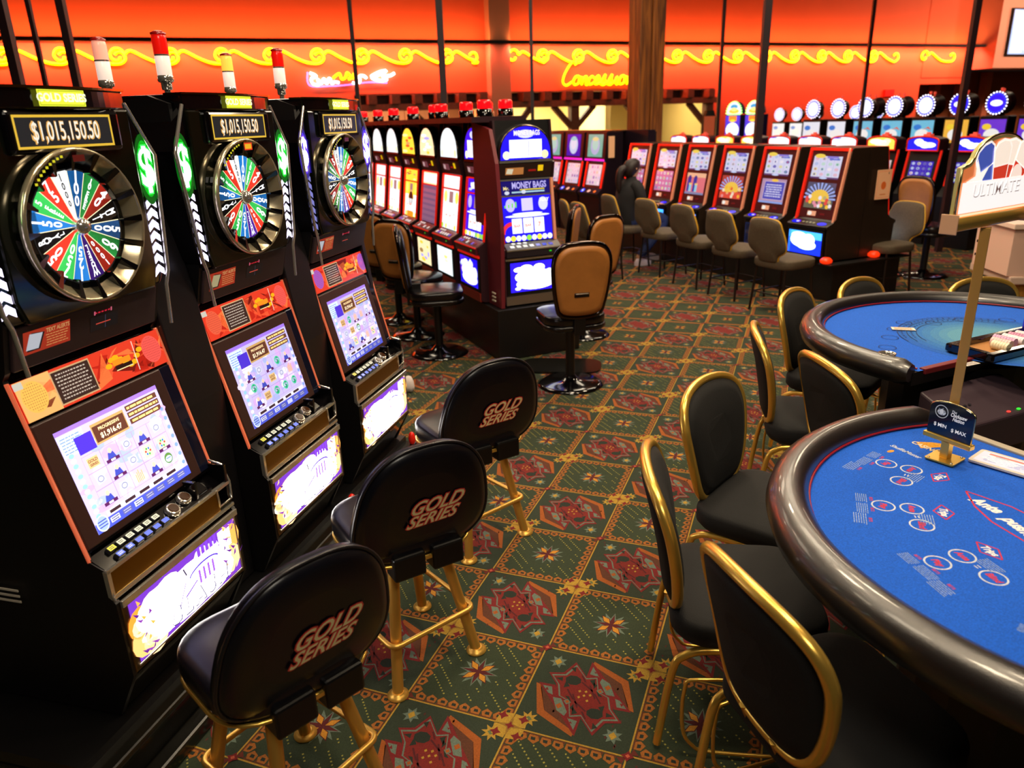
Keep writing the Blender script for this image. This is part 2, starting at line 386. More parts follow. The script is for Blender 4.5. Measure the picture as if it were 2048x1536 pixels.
m_wall = mat('orange_paint', (214, 96, 52), .75, noise=.12, nscale=.8)
m_tan = mat('tan_paint', (190, 140, 104), .8)
m_cream = mat('cream_paint', (236, 214, 150), .8)
m_timber = mat('dark_timber', (120, 64, 30), .6, noise=.5, nscale=14)
m_dark = mat('dark_paint', (22, 14, 14), .8)
def wbox(mb, t0, t1, z0, z1, o0, o1):
    v = [WP(t, z, o) for z in (z0, z1) for o in (o1, o0) for t in (t0, t1)]
    mb.add(v, [(0, 2, 3, 1), (4, 5, 7, 6), (0, 1, 5, 4), (2, 6, 7, 3), (0, 4, 6, 2), (1, 3, 7, 5)]); return mb
b = MB(); wbox(b, -8, 28.3, 2.58, 5.6, -.25, 0); wbox(b, -8, 5.5, 0, 2.58, -.25, 0); wbox(b, 16.95, 25.9, 0, 2.58, -.25, 0); wbox(b, 25.9, 28.3, 2.8, 5.6, -.25, .02)
struct(b.build('wall_back', m_wall))
b = MB(); wbox(b, 9.28, 9.88, 0, 5.6, -.25, .35); struct(b.build('trim_1', m_tan))
b = MB(); wbox(b, -8, 28.3, 3.78, 3.87, 0, .5); struct(b.build('trim_2', m_dark))
# concession room behind the openings
b = MB(); wbox(b, 9.6, 17.2, 0, 2.9, -5.2, -5); wbox(b, 9.45, 9.6, 0, 2.9, -5.2, -.25); wbox(b, 17.0, 17.2, 0, 2.9, -5, -.25); wbox(b, 9.6, 17.2, 2.75, 2.9, -5, -.25)
wbox(b, 13.9, 14.1, 0, 2.75, -5, -1.5)
struct(b.build('wall_kitchen', m_cream))
b = MB(); wbox(b, 15.6, 16.35, 0, 1.87, -2.5, -2.44); struct(b.build('door_1', mat('olive_door', (150, 120, 50), .6)))
b = MB(); wbox(b, 5.4, 9.4, 0, 2.9, -3.2, -3); wbox(b, 5.3, 5.5, 0, 2.9, -3.2, -.25); wbox(b, 5.4, 9.4, 2.75, 2.9, -3, -.25); wbox(b, 7.6, 7.75, 0, 2.75, -3, -2.9)
struct(b.build('wall_annex', m_tan))
area('kitchen_light', WP(11.8, 2.7, -2.5), (0, 0, -1), 2.5, 1.0, 520, (1, .88, .62))
area('kitchen_light', WP(15.4, 2.7, -1.2), (0, 0, -1), 1.5, 1.0, 90, (1, .8, .4))
area('annex_light', WP(7.4, 2.7, -1.5), (0, 0, -1), 2.5, .8, 110, (1, .62, .36))
for t in (12.2, 13.0):
    o = wbox(MB(), t - .3, t + .45, 2.70, 2.745, -3.4, -2.2).build('overhead_light', mat('lamp_diffuser', (255, 255, 240), .5, emis=(255, 250, 225), es=6))
    tag(o, 'long white fluorescent ceiling light in the %s half of the lit counter room' % ('left' if t < 12.5 else 'right'), 'ceiling light', 'ceiling lights of the counter room')
# timber header structure
def header(t0, t1, posts, braces, lab):
    r = empty('timber_header', WP((t0 + t1) / 2, 0, .1)); r.rotation_euler = (0, 0, 0)
    off = Vector(r.location)
    def mk(name, mb, mt):
        mb.v = [tuple(Vector(v) - off) for v in mb.v]; return mb.build(name, mt, r)
    mk('beam', wbox(MB(), t0, t1, 2.13, 2.30, -.05, .28), m_timber)
    mk('cap_board', wbox(MB(), t0, t1, 2.54, 2.58, 0, .10), m_timber)
    n = int((t1 - t0) / .62)
    for k in range(n):
        t = t0 + (k + .65) * (t1 - t0) / n
        mk('rafter_end', wbox(MB(), t - .1, t + .12, 2.30, 2.54, -.1, .36), m_timber)
    mk('rafter_gap_shade', wbox(MB(), t0, t1, 2.30, 2.54, -.12, -.08), mat('rafter_shadow_board', (30, 16, 12), .8))  # dark sheet standing in for the shade between rafter ends
    for t in posts: mk('post', wbox(MB(), t - .13, t + .13, 0, 2.13, -.05, .2), m_timber)
    for (ta, za, tb, zb) in braces:
        d = Vector((tb - ta, zb - za)).normalized(); n_ = Vector((-d.y, d.x)) * .075; mb = MB()
        q = [(ta + n_.x, za + n_.y), (tb + n_.x, zb + n_.y), (tb - n_.x, zb - n_.y), (ta - n_.x, za - n_.y)]
        mb.add([WP(t, z, o) for o in (.0, .15) for t, z in q], [(0, 1, 2, 3), (7, 6, 5, 4), (0, 4, 5, 1), (1, 5, 6, 2), (2, 6, 7, 3), (3, 7, 4, 0)])
        mk('brace', mb, m_timber)
    tag(r, lab, 'timber beam'); return r
header(5.5, 9.25, [7.68], [(7.0, 2.13, 7.66, 1.5)], 'dark timber header with rafter ends over the dim opening left of the pale pillar')
header(9.9, 14.6, [11.97], [(11.3, 2.15, 11.95, 1.50), (12.65, 2.15, 11.99, 1.50), (10.6, 2.15, 10.2, 1.7), (13.75, 2.15, 14.4, 1.5)], 'dark timber header with Y-shaped brace over the bright food counter')
header(14.6, 16.95, [16.75], [(16.0, 2.15, 16.68, 1.5)], 'dark timber header ending right of the big timber column')
# right hand building
m_pinkt = mat('pinkish_tan', (206, 150, 124), .8)
b = MB(); wbox(b, 28.3, 38, 3.05, 5.6, -.25, .9); struct(b.build('wall_right_fascia', m_pinkt))
b = MB(); wbox(b, 25.9, 38, 0, 3.1, -2.2, -2.0); struct(b.build('wall_recess', mat('brown_recess', (150, 84, 40), .8)))
for k, (a, c) in enumerate([(26.9, 27.2), (28.6, 28.9), (30.0, 30.3), (31.4, 31.7)]):
    b = MB(); wbox(b, a, c, 0, 3.05, -1.9, -1.6); struct(b.build('trim_%d' % (k + 3), mat('salmon_trim', (214, 120, 84), .7)))
tv = empty('wall_screen', WP(30.2, 3.9, .95)); tag(tv, 'large white and blue lit display screen high on the pinkish wall at the right edge', 'screen')
off = Vector(tv.location); mb = wbox(MB(), 28.75, 32.2, 3.46, 5.0, .9, 1.0); mb.v = [tuple(Vector(v) - off) for v in mb.v]; mb.build('housing', m_dark, tv)
a = Art(); a.rect(28.8, 3.5, 32.15, 4.95, (190, 205, 255)); a.L = 1; a.rect(28.9, 3.55, 29.5, 4.9, WHITE); a.ell(29.9, 3.9, .5, .35, (235, 240, 255)); a.rect(29.9, 3.72, 32.1, 4.0, (90, 110, 190), 2)
a.text('REWARDS', 30.95, 3.84, .24, WHITE, L=3, bold=.02, shear=.2) if False else a.lines(29.95, 3.74, 32.05, 3.98, 2, WHITE, random.Random(3), .6, 3, 9)
o = a.build('display', m_lit2, tv, W0 + WN * 1.003 - off, WL, (0, 0, 1), .002)
b = MB(); wbox(b, 24.2, 24.62, 2.2, 2.42, 0, .1); tag(b.build('alarm_box', mat('alarm_red', (200, 20, 10), .4, emis=(255, 20, 5), es=.5)), 'small red alarm box on the orange wall above the round topped machines', 'alarm')
# outer shell
b = MB(); b.box(-16, 36, -9, 50, 5.6, 5.8); struct(b.build('ceiling', mat('ceiling_dark', (150, 118, 92), .9)))
b = MB(); b.box(-16.2, -16, -9, 50, 0, 5.6); struct(b.build('wall_left', m_tan))
b = MB(); b.box(36, 36.2, -9, 50, 0, 5.6); struct(b.build('wall_right', m_tan))
b = MB(); b.box(-16, 36, -9.2, -9, 0, 5.6); struct(b.build('wall_front', mat('front_wall_dark', (60, 40, 34), .8)))
# timber column
r = empty('timber_column', (2.66, 14.9, 0), math.radians(23.6)); tag(r, 'thick rough timber column standing in front of the yellow script sign', 'column')
def woodmat(name, c1, c2, sc=1.0):
    m = bpy.data.materials.new(name); m.use_nodes = True; nt = m.node_tree; bs = nt.nodes['Principled BSDF']; bs.inputs['Roughness'].default_value = .55
    tc = nt.nodes.new('ShaderNodeTexCoord'); mp = nt.nodes.new('ShaderNodeMapping'); mp.inputs['Scale'].default_value = (9 * sc, 9 * sc, .6 * sc)
    n = nt.nodes.new('ShaderNodeTexNoise'); n.inputs['Scale'].default_value = 1.6; n.inputs['Detail'].default_value = 5; n.inputs['Distortion'].default_value = 1.2
    cr = nt.nodes.new('ShaderNodeValToRGB'); cr.color_ramp.elements[0].position = .35; cr.color_ramp.elements[1].position = .65
    cr.color_ramp.elements[0].color = lin(c1); cr.color_ramp.elements[1].color = lin(c2)
    nt.links.new(tc.outputs['Object'], mp.inputs['Vector']); nt.links.new(mp.outputs['Vector'], n.inputs['Vector']); nt.links.new(n.outputs['Fac'], cr.inputs['Fac']); nt.links.new(cr.outputs['Color'], bs.inputs['Base Color'])
    MATS[name] = m; return m
m_wood = woodmat('rough_timber', (96, 50, 14), (170, 98, 30)); m_oak = woodmat('oak_veneer', (150, 96, 30), (196, 136, 54))
mb = MB(); mb.box(-.27, -.02, -.2, .2, 0, 5.6); mb.build('left_timber', m_wood, r, .02); mb = MB(); mb.box(-.01, .26, -.22, .22, 0, 5.6); mb.build('right_timber', m_wood, r, .02)
# slim dark posts
POSTS = [(-.89, 12.06, .075, 'slim dark post behind the bank of arched machines'), (-2.39, 13.17, .05, 'thin dark post crossing the small white script sign'),
         (.56, 15.3, .05, 'thin dark post at the left end of the lit food counter'), (3.54, 10.92, .075, 'slim dark post right of the two green-lit arches'),
         (4.45, 16.39, .05, 'thin dark post left of the two green-lit arches'), (6.93, 15.27, .045, 'thin dark post left of the red alarm box'),
         (5.68, 9.8, .055, 'slim dark post beside the wall screen at the right'), (-3.95, 6.6, .055, 'thick dark post behind the nearest wheel machine, leftmost'),
         (-3.82, 7.25, .05, 'dark post behind the nearest wheel machine, right of the leftmost one'), (-4.3, 7.6, .03, 'thin dark post between the two thick ones at far left')]
for x, y, r_, lb in POSTS:
    r_ *= .64; mb = MB(); mb.box(x - r_, x + r_, y - r_, y + r_, 0, 5.6); tag(mb.build('support_post', mat('dark_post', (40, 20, 24), .5)), lb, 'post', 'slim ceiling posts')
# ---- neon
m_ny = mat('neon_yellow', (255, 230, 0), .4, emis=(255, 226, 0), es=3.2)
m_nw = mat('neon_white', (255, 255, 255), .4, emis=(235, 235, 255), es=9)
m_nb = mat('neon_violet', (160, 160, 255), .4, emis=(120, 100, 255), es=5)
m_nr = mat('neon_red', (255, 40, 20), .4, emis=(255, 40, 10), es=5)
def wave(t0, n, per=1.13, z=3.5, rr=.165):
    """running scroll: each period is a long diagonal that ends in a curl"""
    out = []
    for k in range(n):
        c = t0 + k * per; pts = []
        # curl (starts inside, winds out over the left and the top) then the diagonal down to the next curl's underside
        for q in range(13):
            a = math.radians(-20 - q * 27); r_ = .045 + (rr - .045) * min(1, q / 6)
            pts.append((c + r_ * math.cos(a) * .95, z + r_ * math.sin(a)))
        pts = pts[:13]
        pts += [(c + .30, z + .115), (c + .62, z - .05), (c + .9, z - .155), (c + per + .02, z - rr), (c + per + rr * .9, z - .07), (c + per + rr * .75, z + .06), (c + per + .02, z + .09), (c + per - .06, z + .03)]
        out.append(pts)
    return out
k_ = 0
for t0, n, per in [(-3.48, 3, 1.16), (0, 7, 1.16), (8.12, 1, .72), (10.1, 1, .9), (11.0, 11, 1.135), (23.48, 1, 1.0), (25.9, 1, 1.3)]:
    for pts in wave(t0, n, per):
        k_ += 1; mb = MB(); sp = smoothpath([(p[0], 0, p[1]) for p in pts], 4)
        mb.tube([WP(p.x, p.z, .06) for p in sp], .031, 6)
        o = mb.build('neon_scroll', m_ny); tag(o, '%s yellow neon scroll from the left along the top of the orange wall' % ORD[k_ - 1], 'neon light', 'yellow neon scrolls along the back wall')
# cursive sign
area('column_fill_light', (1.4, 12.0, 5.2), (1.2, 2.9, -2.6), .5, .5, 60, WARM)  # fill light added to brighten the front of the timber column
SCR = {'C': [(.62, .95), (.72, 1.05), (.62, 1.12), (.40, .98), (.16, .55), (.10, .18), (.28, .02), (.55, .18)],
       'o': [(.0, .18), (.12, .42), (.30, .40), (.28, .12), (.10, .05), (.03, .22), (.16, .42), (.42, .36)],
       'n': [(.0, .42), (.04, .05), (.14, .36), (.26, .40), (.26, .05), (.36, .06)], 'c': [(.26, .36), (.14, .42), (.02, .24), (.08, .05), (.30, .14)],
       'e': [(.02, .18), (.24, .30), (.18, .45), (.04, .30), (.06, .06), (.32, .14)], 's': [(.0, .10), (.20, .50), (.18, .30), (.26, .12), (.14, .02), (.0, .08), (.30, .12)]}
r = empty('neon_script_sign', WP(12.7, 2.9, .1)); tag(r, 'yellow neon cursive lettering on the red wall, its end hidden by the timber column', 'neon sign')
off = Vector(r.location); x = 11.55
for ch, adv in [('C', .58), ('o', .40), ('n', .36), ('c', .30), ('e', .32), ('s', .34), ('s', .36), ('i', .2), ('o', .40), ('n', .36), ('s', .3)]:
    st = SCR.get(ch, [(.0, .1), (.1, .4), (.1, .05), (.2, .1)]); sc = .60
    sp = smoothpath([(x + (p[0] + .1 * p[1]) * sc * 1.1 , 0, 2.70 + p[1] * sc * (1 if ch == 'C' else 1.0)) for p in st], 5)
    MB().tube([WP(p.x, p.z, .07) - off for p in sp], .028, 6).build('letter', m_ny, r); x += adv * sc * 1.12
# small white/yellow script sign on wall at left
r = empty('neon_bar_sign', WP(5.3, 2.95, .1)); tag(r, 'small white, yellow and violet neon sign on the orange wall left of centre', 'neon sign'); off = Vector(r.location)
def squig(name, pts, rad, m):
    sp = smoothpath([(p[0], 0, p[1]) for p in pts], 5); MB().tube([WP(p.x, p.z, .07) - off for p in sp], rad, 6).build(name, m, r)
squig('white_letters', [(4.4, 3.1), (4.55, 3.02), (4.42, 2.96), (4.45, 2.84), (4.6, 2.82), (4.58, 2.95), (4.66, 2.84), (4.74, 2.96), (4.8, 2.84), (4.88, 2.97), (4.94, 2.84), (5.0, 2.88), (5.12, 2.86)], .03, m_nw)
squig('yellow_numerals', [(4.98, 2.97), (5.15, 3.08), (5.2, 2.95), (5.3, 2.98), (5.36, 3.1), (5.44, 3.0), (5.38, 2.94), (5.5, 3.0), (5.56, 3.12), (5.62, 3.0), (5.5, 2.95)], .03, m_ny)
squig('red_underline', [(5.02, 2.93), (5.25, 2.88), (5.45, 2.90), (5.6, 2.95)], .015, m_nr)
squig('middle_stroke', [(5.48, 2.86), (5.58, 2.82), (5.68, 2.9), (5.66, 3.0), (5.78, 3.02), (5.86, 2.96)], .03, m_nw)
squig('tail_letters', [(5.98, 3.0), (6.2, 3.1), (6.4, 3.14), (6.18, 3.04), (6.0, 2.98), (6.2, 2.9), (6.4, 2.92), (6.3, 3.0), (6.5, 3.02), (6.62, 3.08)], .034, m_nw)
squig('violet_outline', [(4.34, 3.12), (4.36, 2.8), (4.9, 2.78), (5.3, 2.8), (5.9, 2.86), (6.4, 2.84)], .008, m_nb)
# ================================================================== WHEEL MACHINES (bank 1)
B1 = Vector((-1.08861742, 1.76279256, 0)); TH1 = math.radians(15.26498)
D1 = Vector((math.sin(TH1), math.cos(TH1), 0)); N1 = Vector((math.cos(TH1), -math.sin(TH1), 0)); SP1 = .74362; RZ1 = PI / 2 - TH1
def b1pos(s, o=0, z=0): return B1 + D1 * s + N1 * o + Vector((0, 0, z))
SEG = [('1000', WHITE, (40, 40, 40)), ('100', (40, 130, 215), WHITE), ('10 FREE', (60, 200, 90), WHITE), ('40', (235, 60, 40), WHITE), ('MULTI', (15, 12, 14), WHITE), ('500', (40, 130, 215), WHITE),
       ('60', (60, 200, 90), WHITE), ('1000', (235, 60, 40), WHITE), ('WHEEL', (90, 40, 170), WHITE), ('125', (40, 130, 215), WHITE), ('750', (60, 200, 90), WHITE), ('50', (235, 60, 40), WHITE),
       ('ROYAL', (15, 12, 14), WHITE), ('150', (40, 130, 215), WHITE), ('5 FREE', (60, 200, 90), WHITE), ('75', (235, 60, 40), WHITE)]
HOT = (255, 248, 240, 4.5)
def slot_symbol(a, k, x, y, s, rng):
    """little reel symbols"""
    if k == 0: a.rect(x - s * .42, y - s * .30, x + s * .42, y + s * .34, (214, 178, 120), 2); a.text('GOLD', x, y + s * .12, s * .26, (120, 60, 40), L=3, bold=.03); a.text('SERIES', x, y - s * .12, s * .22, (120, 60, 40), L=3, bold=.03)
    elif k == 1: a.ell(x, y, s * .36, s * .36, (90, 130, 60), 2); a.ell(x, y - s * .05, s * .28, s * .22, (200, 220, 235), 3); a.rect(x - s * .2, y - s * .02, x + s * .2, y + s * .04, (90, 120, 160), 4)
    elif k == 2: a.ell(x, y + s * .16, s * .15, s * .17, (230, 190, 160), 3); a.poly([(x - s * .36, y - s * .38), (x + s * .36, y - s * .38), (x + s * .2, y + s * .05), (x - s * .2, y + s * .05)], (60, 70, 170), 2)
    elif k == 3:
        for q in range(5): a.rect(x - s * .32 + q * s * .13, y - s * .36, x - s * .23 + q * s * .13, y + s * (.2 + .12 * (q % 3)), (232, 170, 110), 2)
    elif k == 4: a.ring(x, y, s * .36, s * .36, s * .12, (70, 190, 140), 2); a.text('$', x, y, s * .7, (30, 140, 100), L=3, bold=.03)
    elif k == 5:
        a.rect(x - s * .38, y - s * .4, x + s * .38, y + s * .4, (226, 210, 170), 2)
        for q in range(6): a.ell(x + s * .2 * math.cos(q), y + s * .2 * math.sin(q), s * .08, s * .08, [(200, 50, 60), (40, 110, 200), (60, 160, 70)][q % 3], 3, 8)
    else: a.poly([(x - s * .3, y - s * .3), (x + s * .35, y - s * .2), (x + s * .3, y + s * .25), (x - s * .35, y + s * .3)], (200, 200, 225), 2); a.ring(x, y, s * .24, s * .2, s * .06, (130, 130, 160), 3)
def make_screen(par, seed, bright, org):
    rng = random.Random(seed); a = Art(); W, H = .386, .300; x0, x1, y0, y1 = -W / 2, W / 2, 0, H
    a.rect(x0, y0, x1, y1, (188, 176, 232)); a.rect(x0, y1 - .012, x1, y1, (150, 110, 220), 1)
    for k in range(40): a.ell(rng.uniform(x0 + .02, x1 - .02), rng.uniform(.05, y1 - .05), rng.uniform(.01, .035), rng.uniform(.008, .02), rng.choice([(215, 200, 240), (160, 170, 235), (235, 225, 250), (200, 160, 220)]), 1, 9)
    a.rect(x0 + .003, y1 - .075, x0 + .085, y1 - .015, (205, 225, 250), 1); a.lines(x0 + .006, y1 - .07, x0 + .08, y1 - .02, 6, (120, 140, 215), rng, .4, 2)
    a.rect(x0 + .048, y1 - .085, x0 + .108, y1 - .035, (70, 44, 190), 3)
    a.rect(x0 + .11, y1 - .082, x0 + .235, y1 - .022, (190, 150, 90), 3); a.rect(x0 + .114, y1 - .076, x0 + .231, y1 - .03, (92, 50, 36), 4)
    a.text('PROGRESSIVE', x0 + .172, y1 - .042, .013, (255, 220, 160), L=5, bold=.02); a.text('$1,916.47', x0 + .172, y1 - .062, .02, (255, 230, 190), L=5, bold=.03)
    for q in range(3):
        a.rect(x0 + .245, y1 - .034 - q * .02, x1 - .012, y1 - .018 - q * .02, (96, 56, 40), 3); a.lines(x0 + .25, y1 - .033 - q * .02, x1 - .015, y1 - .019 - q * .02, 1, (240, 200, 120), rng, .5, 4)
    cw = .062; cx0 = x0 + .052; cy0 = .055
    for c in range(5):
        for r in range(3):
            x = cx0 + c * cw + cw / 2 - .006; y = cy0 + r * .051 + .026
            a.frame(x - cw / 2, y - .0255, x + cw / 2, y + .0255, .0012, (170, 140, 200), 2)
            k = rng.choice([0, 1, 2, 2, 3, 4, 5, 6, 6]); slot_symbol(a, k, x, y, .046, rng)
            if k == 2 or rng.random() < .15: a.rect(x - .024, y - .0245, x + .024, y - .015, (84, 30, 80), 5); a.rect(x - .008, y - .023, x + .008, y - .017, (240, 230, 255), 6)
    for k in range(13): a.ell(x0 + .022, .045 + k * .015, .009, .0065, (248, 250, 255) if k % 2 else (140, 190, 240), 3, 8); a.ell(x1 - .012, .045 + k * .015, .007, .0065, (236, 240, 255) if k % 2 else (120, 150, 235), 3, 8)
    a.rect(x0, y0, x1, .028, (70, 80, 190), 2); a.rect(x0 + .05, .030, x1 - .02, .045, (214, 210, 230), 2)
    for k in range(5): a.rect(x0 + .06 + k * .058, .033, x0 + .10 + k * .058, .042, (58, 34, 40), 3); a.text(str([80, 7, 3, 9, 0][k]), x0 + .107 + k * .058, .0375, .012, (240, 240, 255), L=4)
    for k in range(7): a.rect(x0 + .052 + k * .046, .008, x0 + .085 + k * .046, .023, (200, 200, 240) if k in (0, 2, (seed % 5) + 1) else (92, 92, 140), 3); a.lines(x0 + .055 + k * .046, .009, x0 + .083 + k * .046, .022, 2, (30, 30, 90) if k in (0, 2) else (170, 170, 220), rng, .4, 4)
    a.ell(x0 + .025, .022, .021, .023, (150, 170, 235), 4); a.ring(x0 + .025, .022, .021, .023, .003, (230, 235, 255), 5)
    for q in range(3): a.rect(x0 + .01, .012 + q * .008, x0 + .04, .015 + q * .008, (60, 70, 160), 5)
    t = math.atan2(.12, .497)
    return a.build('video_screen', artmat('video_screen_%d' % bright, 2.1 if bright else 1.5, 0, .12, .3), par, org, (1, 0, 0), (0, .12, .497), .0003)
def make_wheel_machine(idx):
    root = empty('slot_machine', b1pos(.2175 + idx * SP1, 0, 0), RZ1)
    neon = [(40, 255, 60), (40, 255, 60), (90, 60, 255)][idx]; arrow = [(225, 215, 255), (225, 215, 255), (120, 120, 190)][idx]
    prof = [(.06, .21), (-.018, .36), (-.018, .60), (.0, .62), (-.01, .70), (.04, .725), (.165, 1.225), (.15, 1.245), (.12, 1.36), (.13, 1.88), (.20, 1.905), (.40, 1.88), (.52, 1.78), (.52, .21)]
    # carcass: two side panels and the inner body
    for sg, nm in ((-1, 'side_panel'), (1, 'side_panel')):
        p = [(y, z) for y, z in prof]; x = sg * .2725
        mb = MB(); mb.prism(p, x - .008 * sg - .008, x - .008 * sg + .008, 'x'); mb.build(nm, m_side, root)
    q = [(y + .018, z) for y, z in prof[:10]] + [(.2, 1.88), (.40, 1.86), (.50, 1.76), (.50, .215)]
    MB().prism(q, -.262, .262, 'x').build('cabinet_body', m_black, root)
    # --- belly door
    mb = MB(); mb.box(-.262, .262, -.022, .03, .365, .60); bd = mb.build('belly_door', mat('bronze_metal', (120, 104, 82), .3, 1.0), root, .004)
    a = Art(); rng = random.Random(5 + idx); a.rect(-.242, .388, .242, .578, (110, 50, 180)); [a.ell(x_, y_, .05, .05, c_, 1, 12) for x_, y_, c_ in ((-.21, .50, (255, 150, 50)), (-.21, .44, (255, 190, 110)), (.21, .52, (255, 170, 80)), (.2, .45, (255, 210, 150)), (-.17, .42, (255, 215, 160)))]
    for k in range(26):
        ang = rng.uniform(0, 2 * PI); a.ell(-.04 + .19 * math.cos(ang) + rng.uniform(-.03, .03), .48 + .07 * math.sin(ang), rng.uniform(.03, .06), rng.uniform(.012, .03), rng.choice([(255, 236, 210), (255, 180, 90), (255, 250, 240), (255, 240, 255)]), 1, 11)
    for k in range(34):
        xx = rng.choice([rng.uniform(-.24, -.17), rng.uniform(.17, .24)]); yy = rng.uniform(.39, .57)
        a.poly([(xx, yy), (xx + rng.uniform(-.03, .03), yy + .02), (xx + .012, yy + .004)], rng.choice([(255, 170, 70), (255, 200, 130), (130, 60, 160), (90, 30, 130)]), 3)
    a.ell(0.0, .472, .205, .082, HOT, 2); a.ell(-.13, .50, .10, .062, HOT, 2); a.ell(.1, .44, .11, .05, HOT, 2); a.rect(-.16, .40, .19, .46, HOT, 2); a.rect(.155, .50, .215, .57, HOT, 2)
    a.ring(.07, .497, .075, .028, .007, (90, 60, 190), 4, 16, .2, PI - .2)
    for k in range(4): a.rect(.04 + k * .022, .458, .05 + k * .022, .505, (150, 90, 220), 4)
    for k in range(5): a.rect(.05 + k * .02, .545, .064 + k * .02, .577, (120, 60, 200), 4)
    a.line((-.06, .44), (-.02, .50), .004, (110, 60, 170), 4); a.line((-.01, .52), (-.02, .548), .006, (60, 50, 80), 4); a.line((-.03, .455), (.03, .478), .006, (120, 70, 190), 4)
    for k, ch in enumerate('CLASH'):
        cx = -.085 + k * .058
        a.text(ch, cx, .422, .07, (70, 60, 110), L=4, bold=.055, shear=.1); a.text(ch, cx - .002, .424, .066, HOT, L=5, bold=.03, shear=.1)
    a.build('belly_glass', artmat('belly_wheel', 1.7, 0, .15), bd, (0, -.0235, 0), (1, 0, 0), (0, 0, 1), .0004)
    mb = MB(); mb.box(-.262, .262, -.03, -.02, .582, .604); mb.box(-.25, .25, -.027, -.02, .380, .387); mb.box(.243, .249, -.027, -.02, .385, .582); mb.build('door_trim', m_chrome, bd, .002)
    if idx == 0:
        sp_ = [o_ for o_ in root.children if o_.name.startswith('side_panel')][0]
        for q in range(3): MB().box(-.284, -.281, .30, .42, .60 - q * .018, .606 - q * .018).build('vent_slot', mat('pale_slot', (200, 190, 170), .4), sp_)
    # recessed mirror kick panel under the belly door
    mb = MB(); mb.add([(-.262, -.016, .358), (.262, -.016, .358), (.262, .066, .212), (-.262, .066, .212)], [(0, 1, 2, 3)]); mb.build('kick_panel', mat('dark_mirror', (120, 104, 70), .06, 1.0), root)
    # --- ledge below the deck
    mb = MB(); mb.box(-.268, .21, -.012, .03, .622, .694); fp = mb.build('deck_front', mat('brass_brushed', (150, 112, 34), .38, 1.0), root, .003)
    mb = MB(); mb.tube([(-.27, -.002, .70), (-.27, -.012, .622), (-.27, -.018, .61)], .004, 6); mb.box(-.272, .272, -.014, .0, .693, .703); mb.box(-.272, .272, -.016, .0, .612, .622); mb.box(-.274, -.262, -.014, 0, .62, .70); mb.build('chrome_edge', m_chrome, fp)
    # button deck
    dk = MB(); dk.prism([(-.01, .700), (.042, .732), (.06, .71), (.03, .66)], -.268, .19, 'x'); deck = dk.build('button_deck', m_black, root)
    U = Vector((1, 0, 0)); V = Vector((0, .052, .032)).normalized(); Nn = U.cross(V)
    def on_deck(x, v): return Vector((x, -.01, .700)) + V * v + Nn * .001
    def button(x, v, col, yellow=False, blue=False, nm='button'):
        c = on_deck(x, v); h = .011; w_ = .0148; l_ = .0095; mb = MB()
        base = [c + U * (sx * w_) + V * (sy * l_) for sx, sy in ((-1, -1), (1, -1), (1, 1), (-1, 1))]; top = [c + Nn * h + (p - c) * .86 for p in base]
        mb.add(base + top, [(0, 1, 5, 4), (1, 2, 6, 5), (2, 3, 7, 6), (3, 0, 4, 7), (4, 5, 6, 7)]); bo = mb.build(nm, mat('clear_plastic', (46, 46, 50), .15, .2), deck, .002)
        a = Art(); a.rect(-w_ * .78, -l_ * .76, w_ * .78, l_ * .76, col)
        if not blue: a.lines(-w_ * .55, -l_ * .5, w_ * .55, l_ * .5, 2, (60, 56, 40), random.Random(int(x * 999)), .5, 1, 2)
        elif x < -.14: a.lines(-w_ * .55, -l_ * .5, w_ * .55, l_ * .5, 2, (210, 220, 255), random.Random(int(x * 999)), .5, 1, 2)
        a.build('button_cap', artmat('button_cap', 1.15, 0, .3), bo, c + Nn * (h + .0006), U, V, .0002)
    for k in range(6): button(-.205 + k * .0362, .016, (0, 84, 225), blue=True)
    for k in range(6): button(-.208 + k * .0345, .043, (235, 214, 20) if k == 0 else (228, 222, 190))
    for x, v in ((.028, .030), (.092, .040)):
        c = on_deck(x, v); mb = MB(); mb.cyl(c, c + Nn * .014, .025, .021, 20); rb = mb.build('round_button', m_chrome, deck, .002)
        mb = MB(); mb.cyl(c + Nn * .0135, c + Nn * .0165, .0165, .015, 20); mb.build('round_button_cap', mat('amber_dark', (40, 24, 16), .15, emis=(130, 70, 20), es=.15), rb)
    # ticket printer pocket at the right end of the deck
    mb = MB(); mb.box(.122, .135, .0, .09, .70, .765); mb.box(.255, .268, -.012, .09, .62, .765); mb.box(.122, .268, .07, .09, .70, .775); mb.box(.205, .268, -.012, .07, .625, .64); mb.box(.122, .20, .0, .03, .70, .712)
    pk = mb.build('ticket_pocket', m_black, root, .002)
    a = Art(); a.rect(-.024, -.018, .024, .018, (14, 14, 10)); a.text('TICKET', 0, .007, .012, (255, 210, 20), L=1, bold=.03); a.text('OUT', 0, -.007, .012, (255, 210, 20), L=1, bold=.03)
    a.ell(.018, .0, .003, .003, (60, 255, 40), 1, 6); a.ell(-.02, -.01, .003, .003, (60, 255, 40), 1, 6); a.build('ticket_label', m_lit1, pk, (.185, .066, .738), (1, 0, 0), (0, 0, 1), .0004)
    mb = MB(); mb.tube([(.20, -.014, .70), (.205, -.014, .64), (.268, -.014, .64), (.270, -.014, .70), (.262, .0, .765), (.268, .06, .775)], .004, 6); mb.build('pocket_trim', m_chrome, pk)
    # --- sloping screen door
    t_ = Vector((0, .12, .497)).normalized(); Ns = Vector((1, 0, 0)).cross(t_)
    def SD(x, s_, n_=0.0): return Vector((x, .045, .72)) + t_ * s_ + Ns * n_
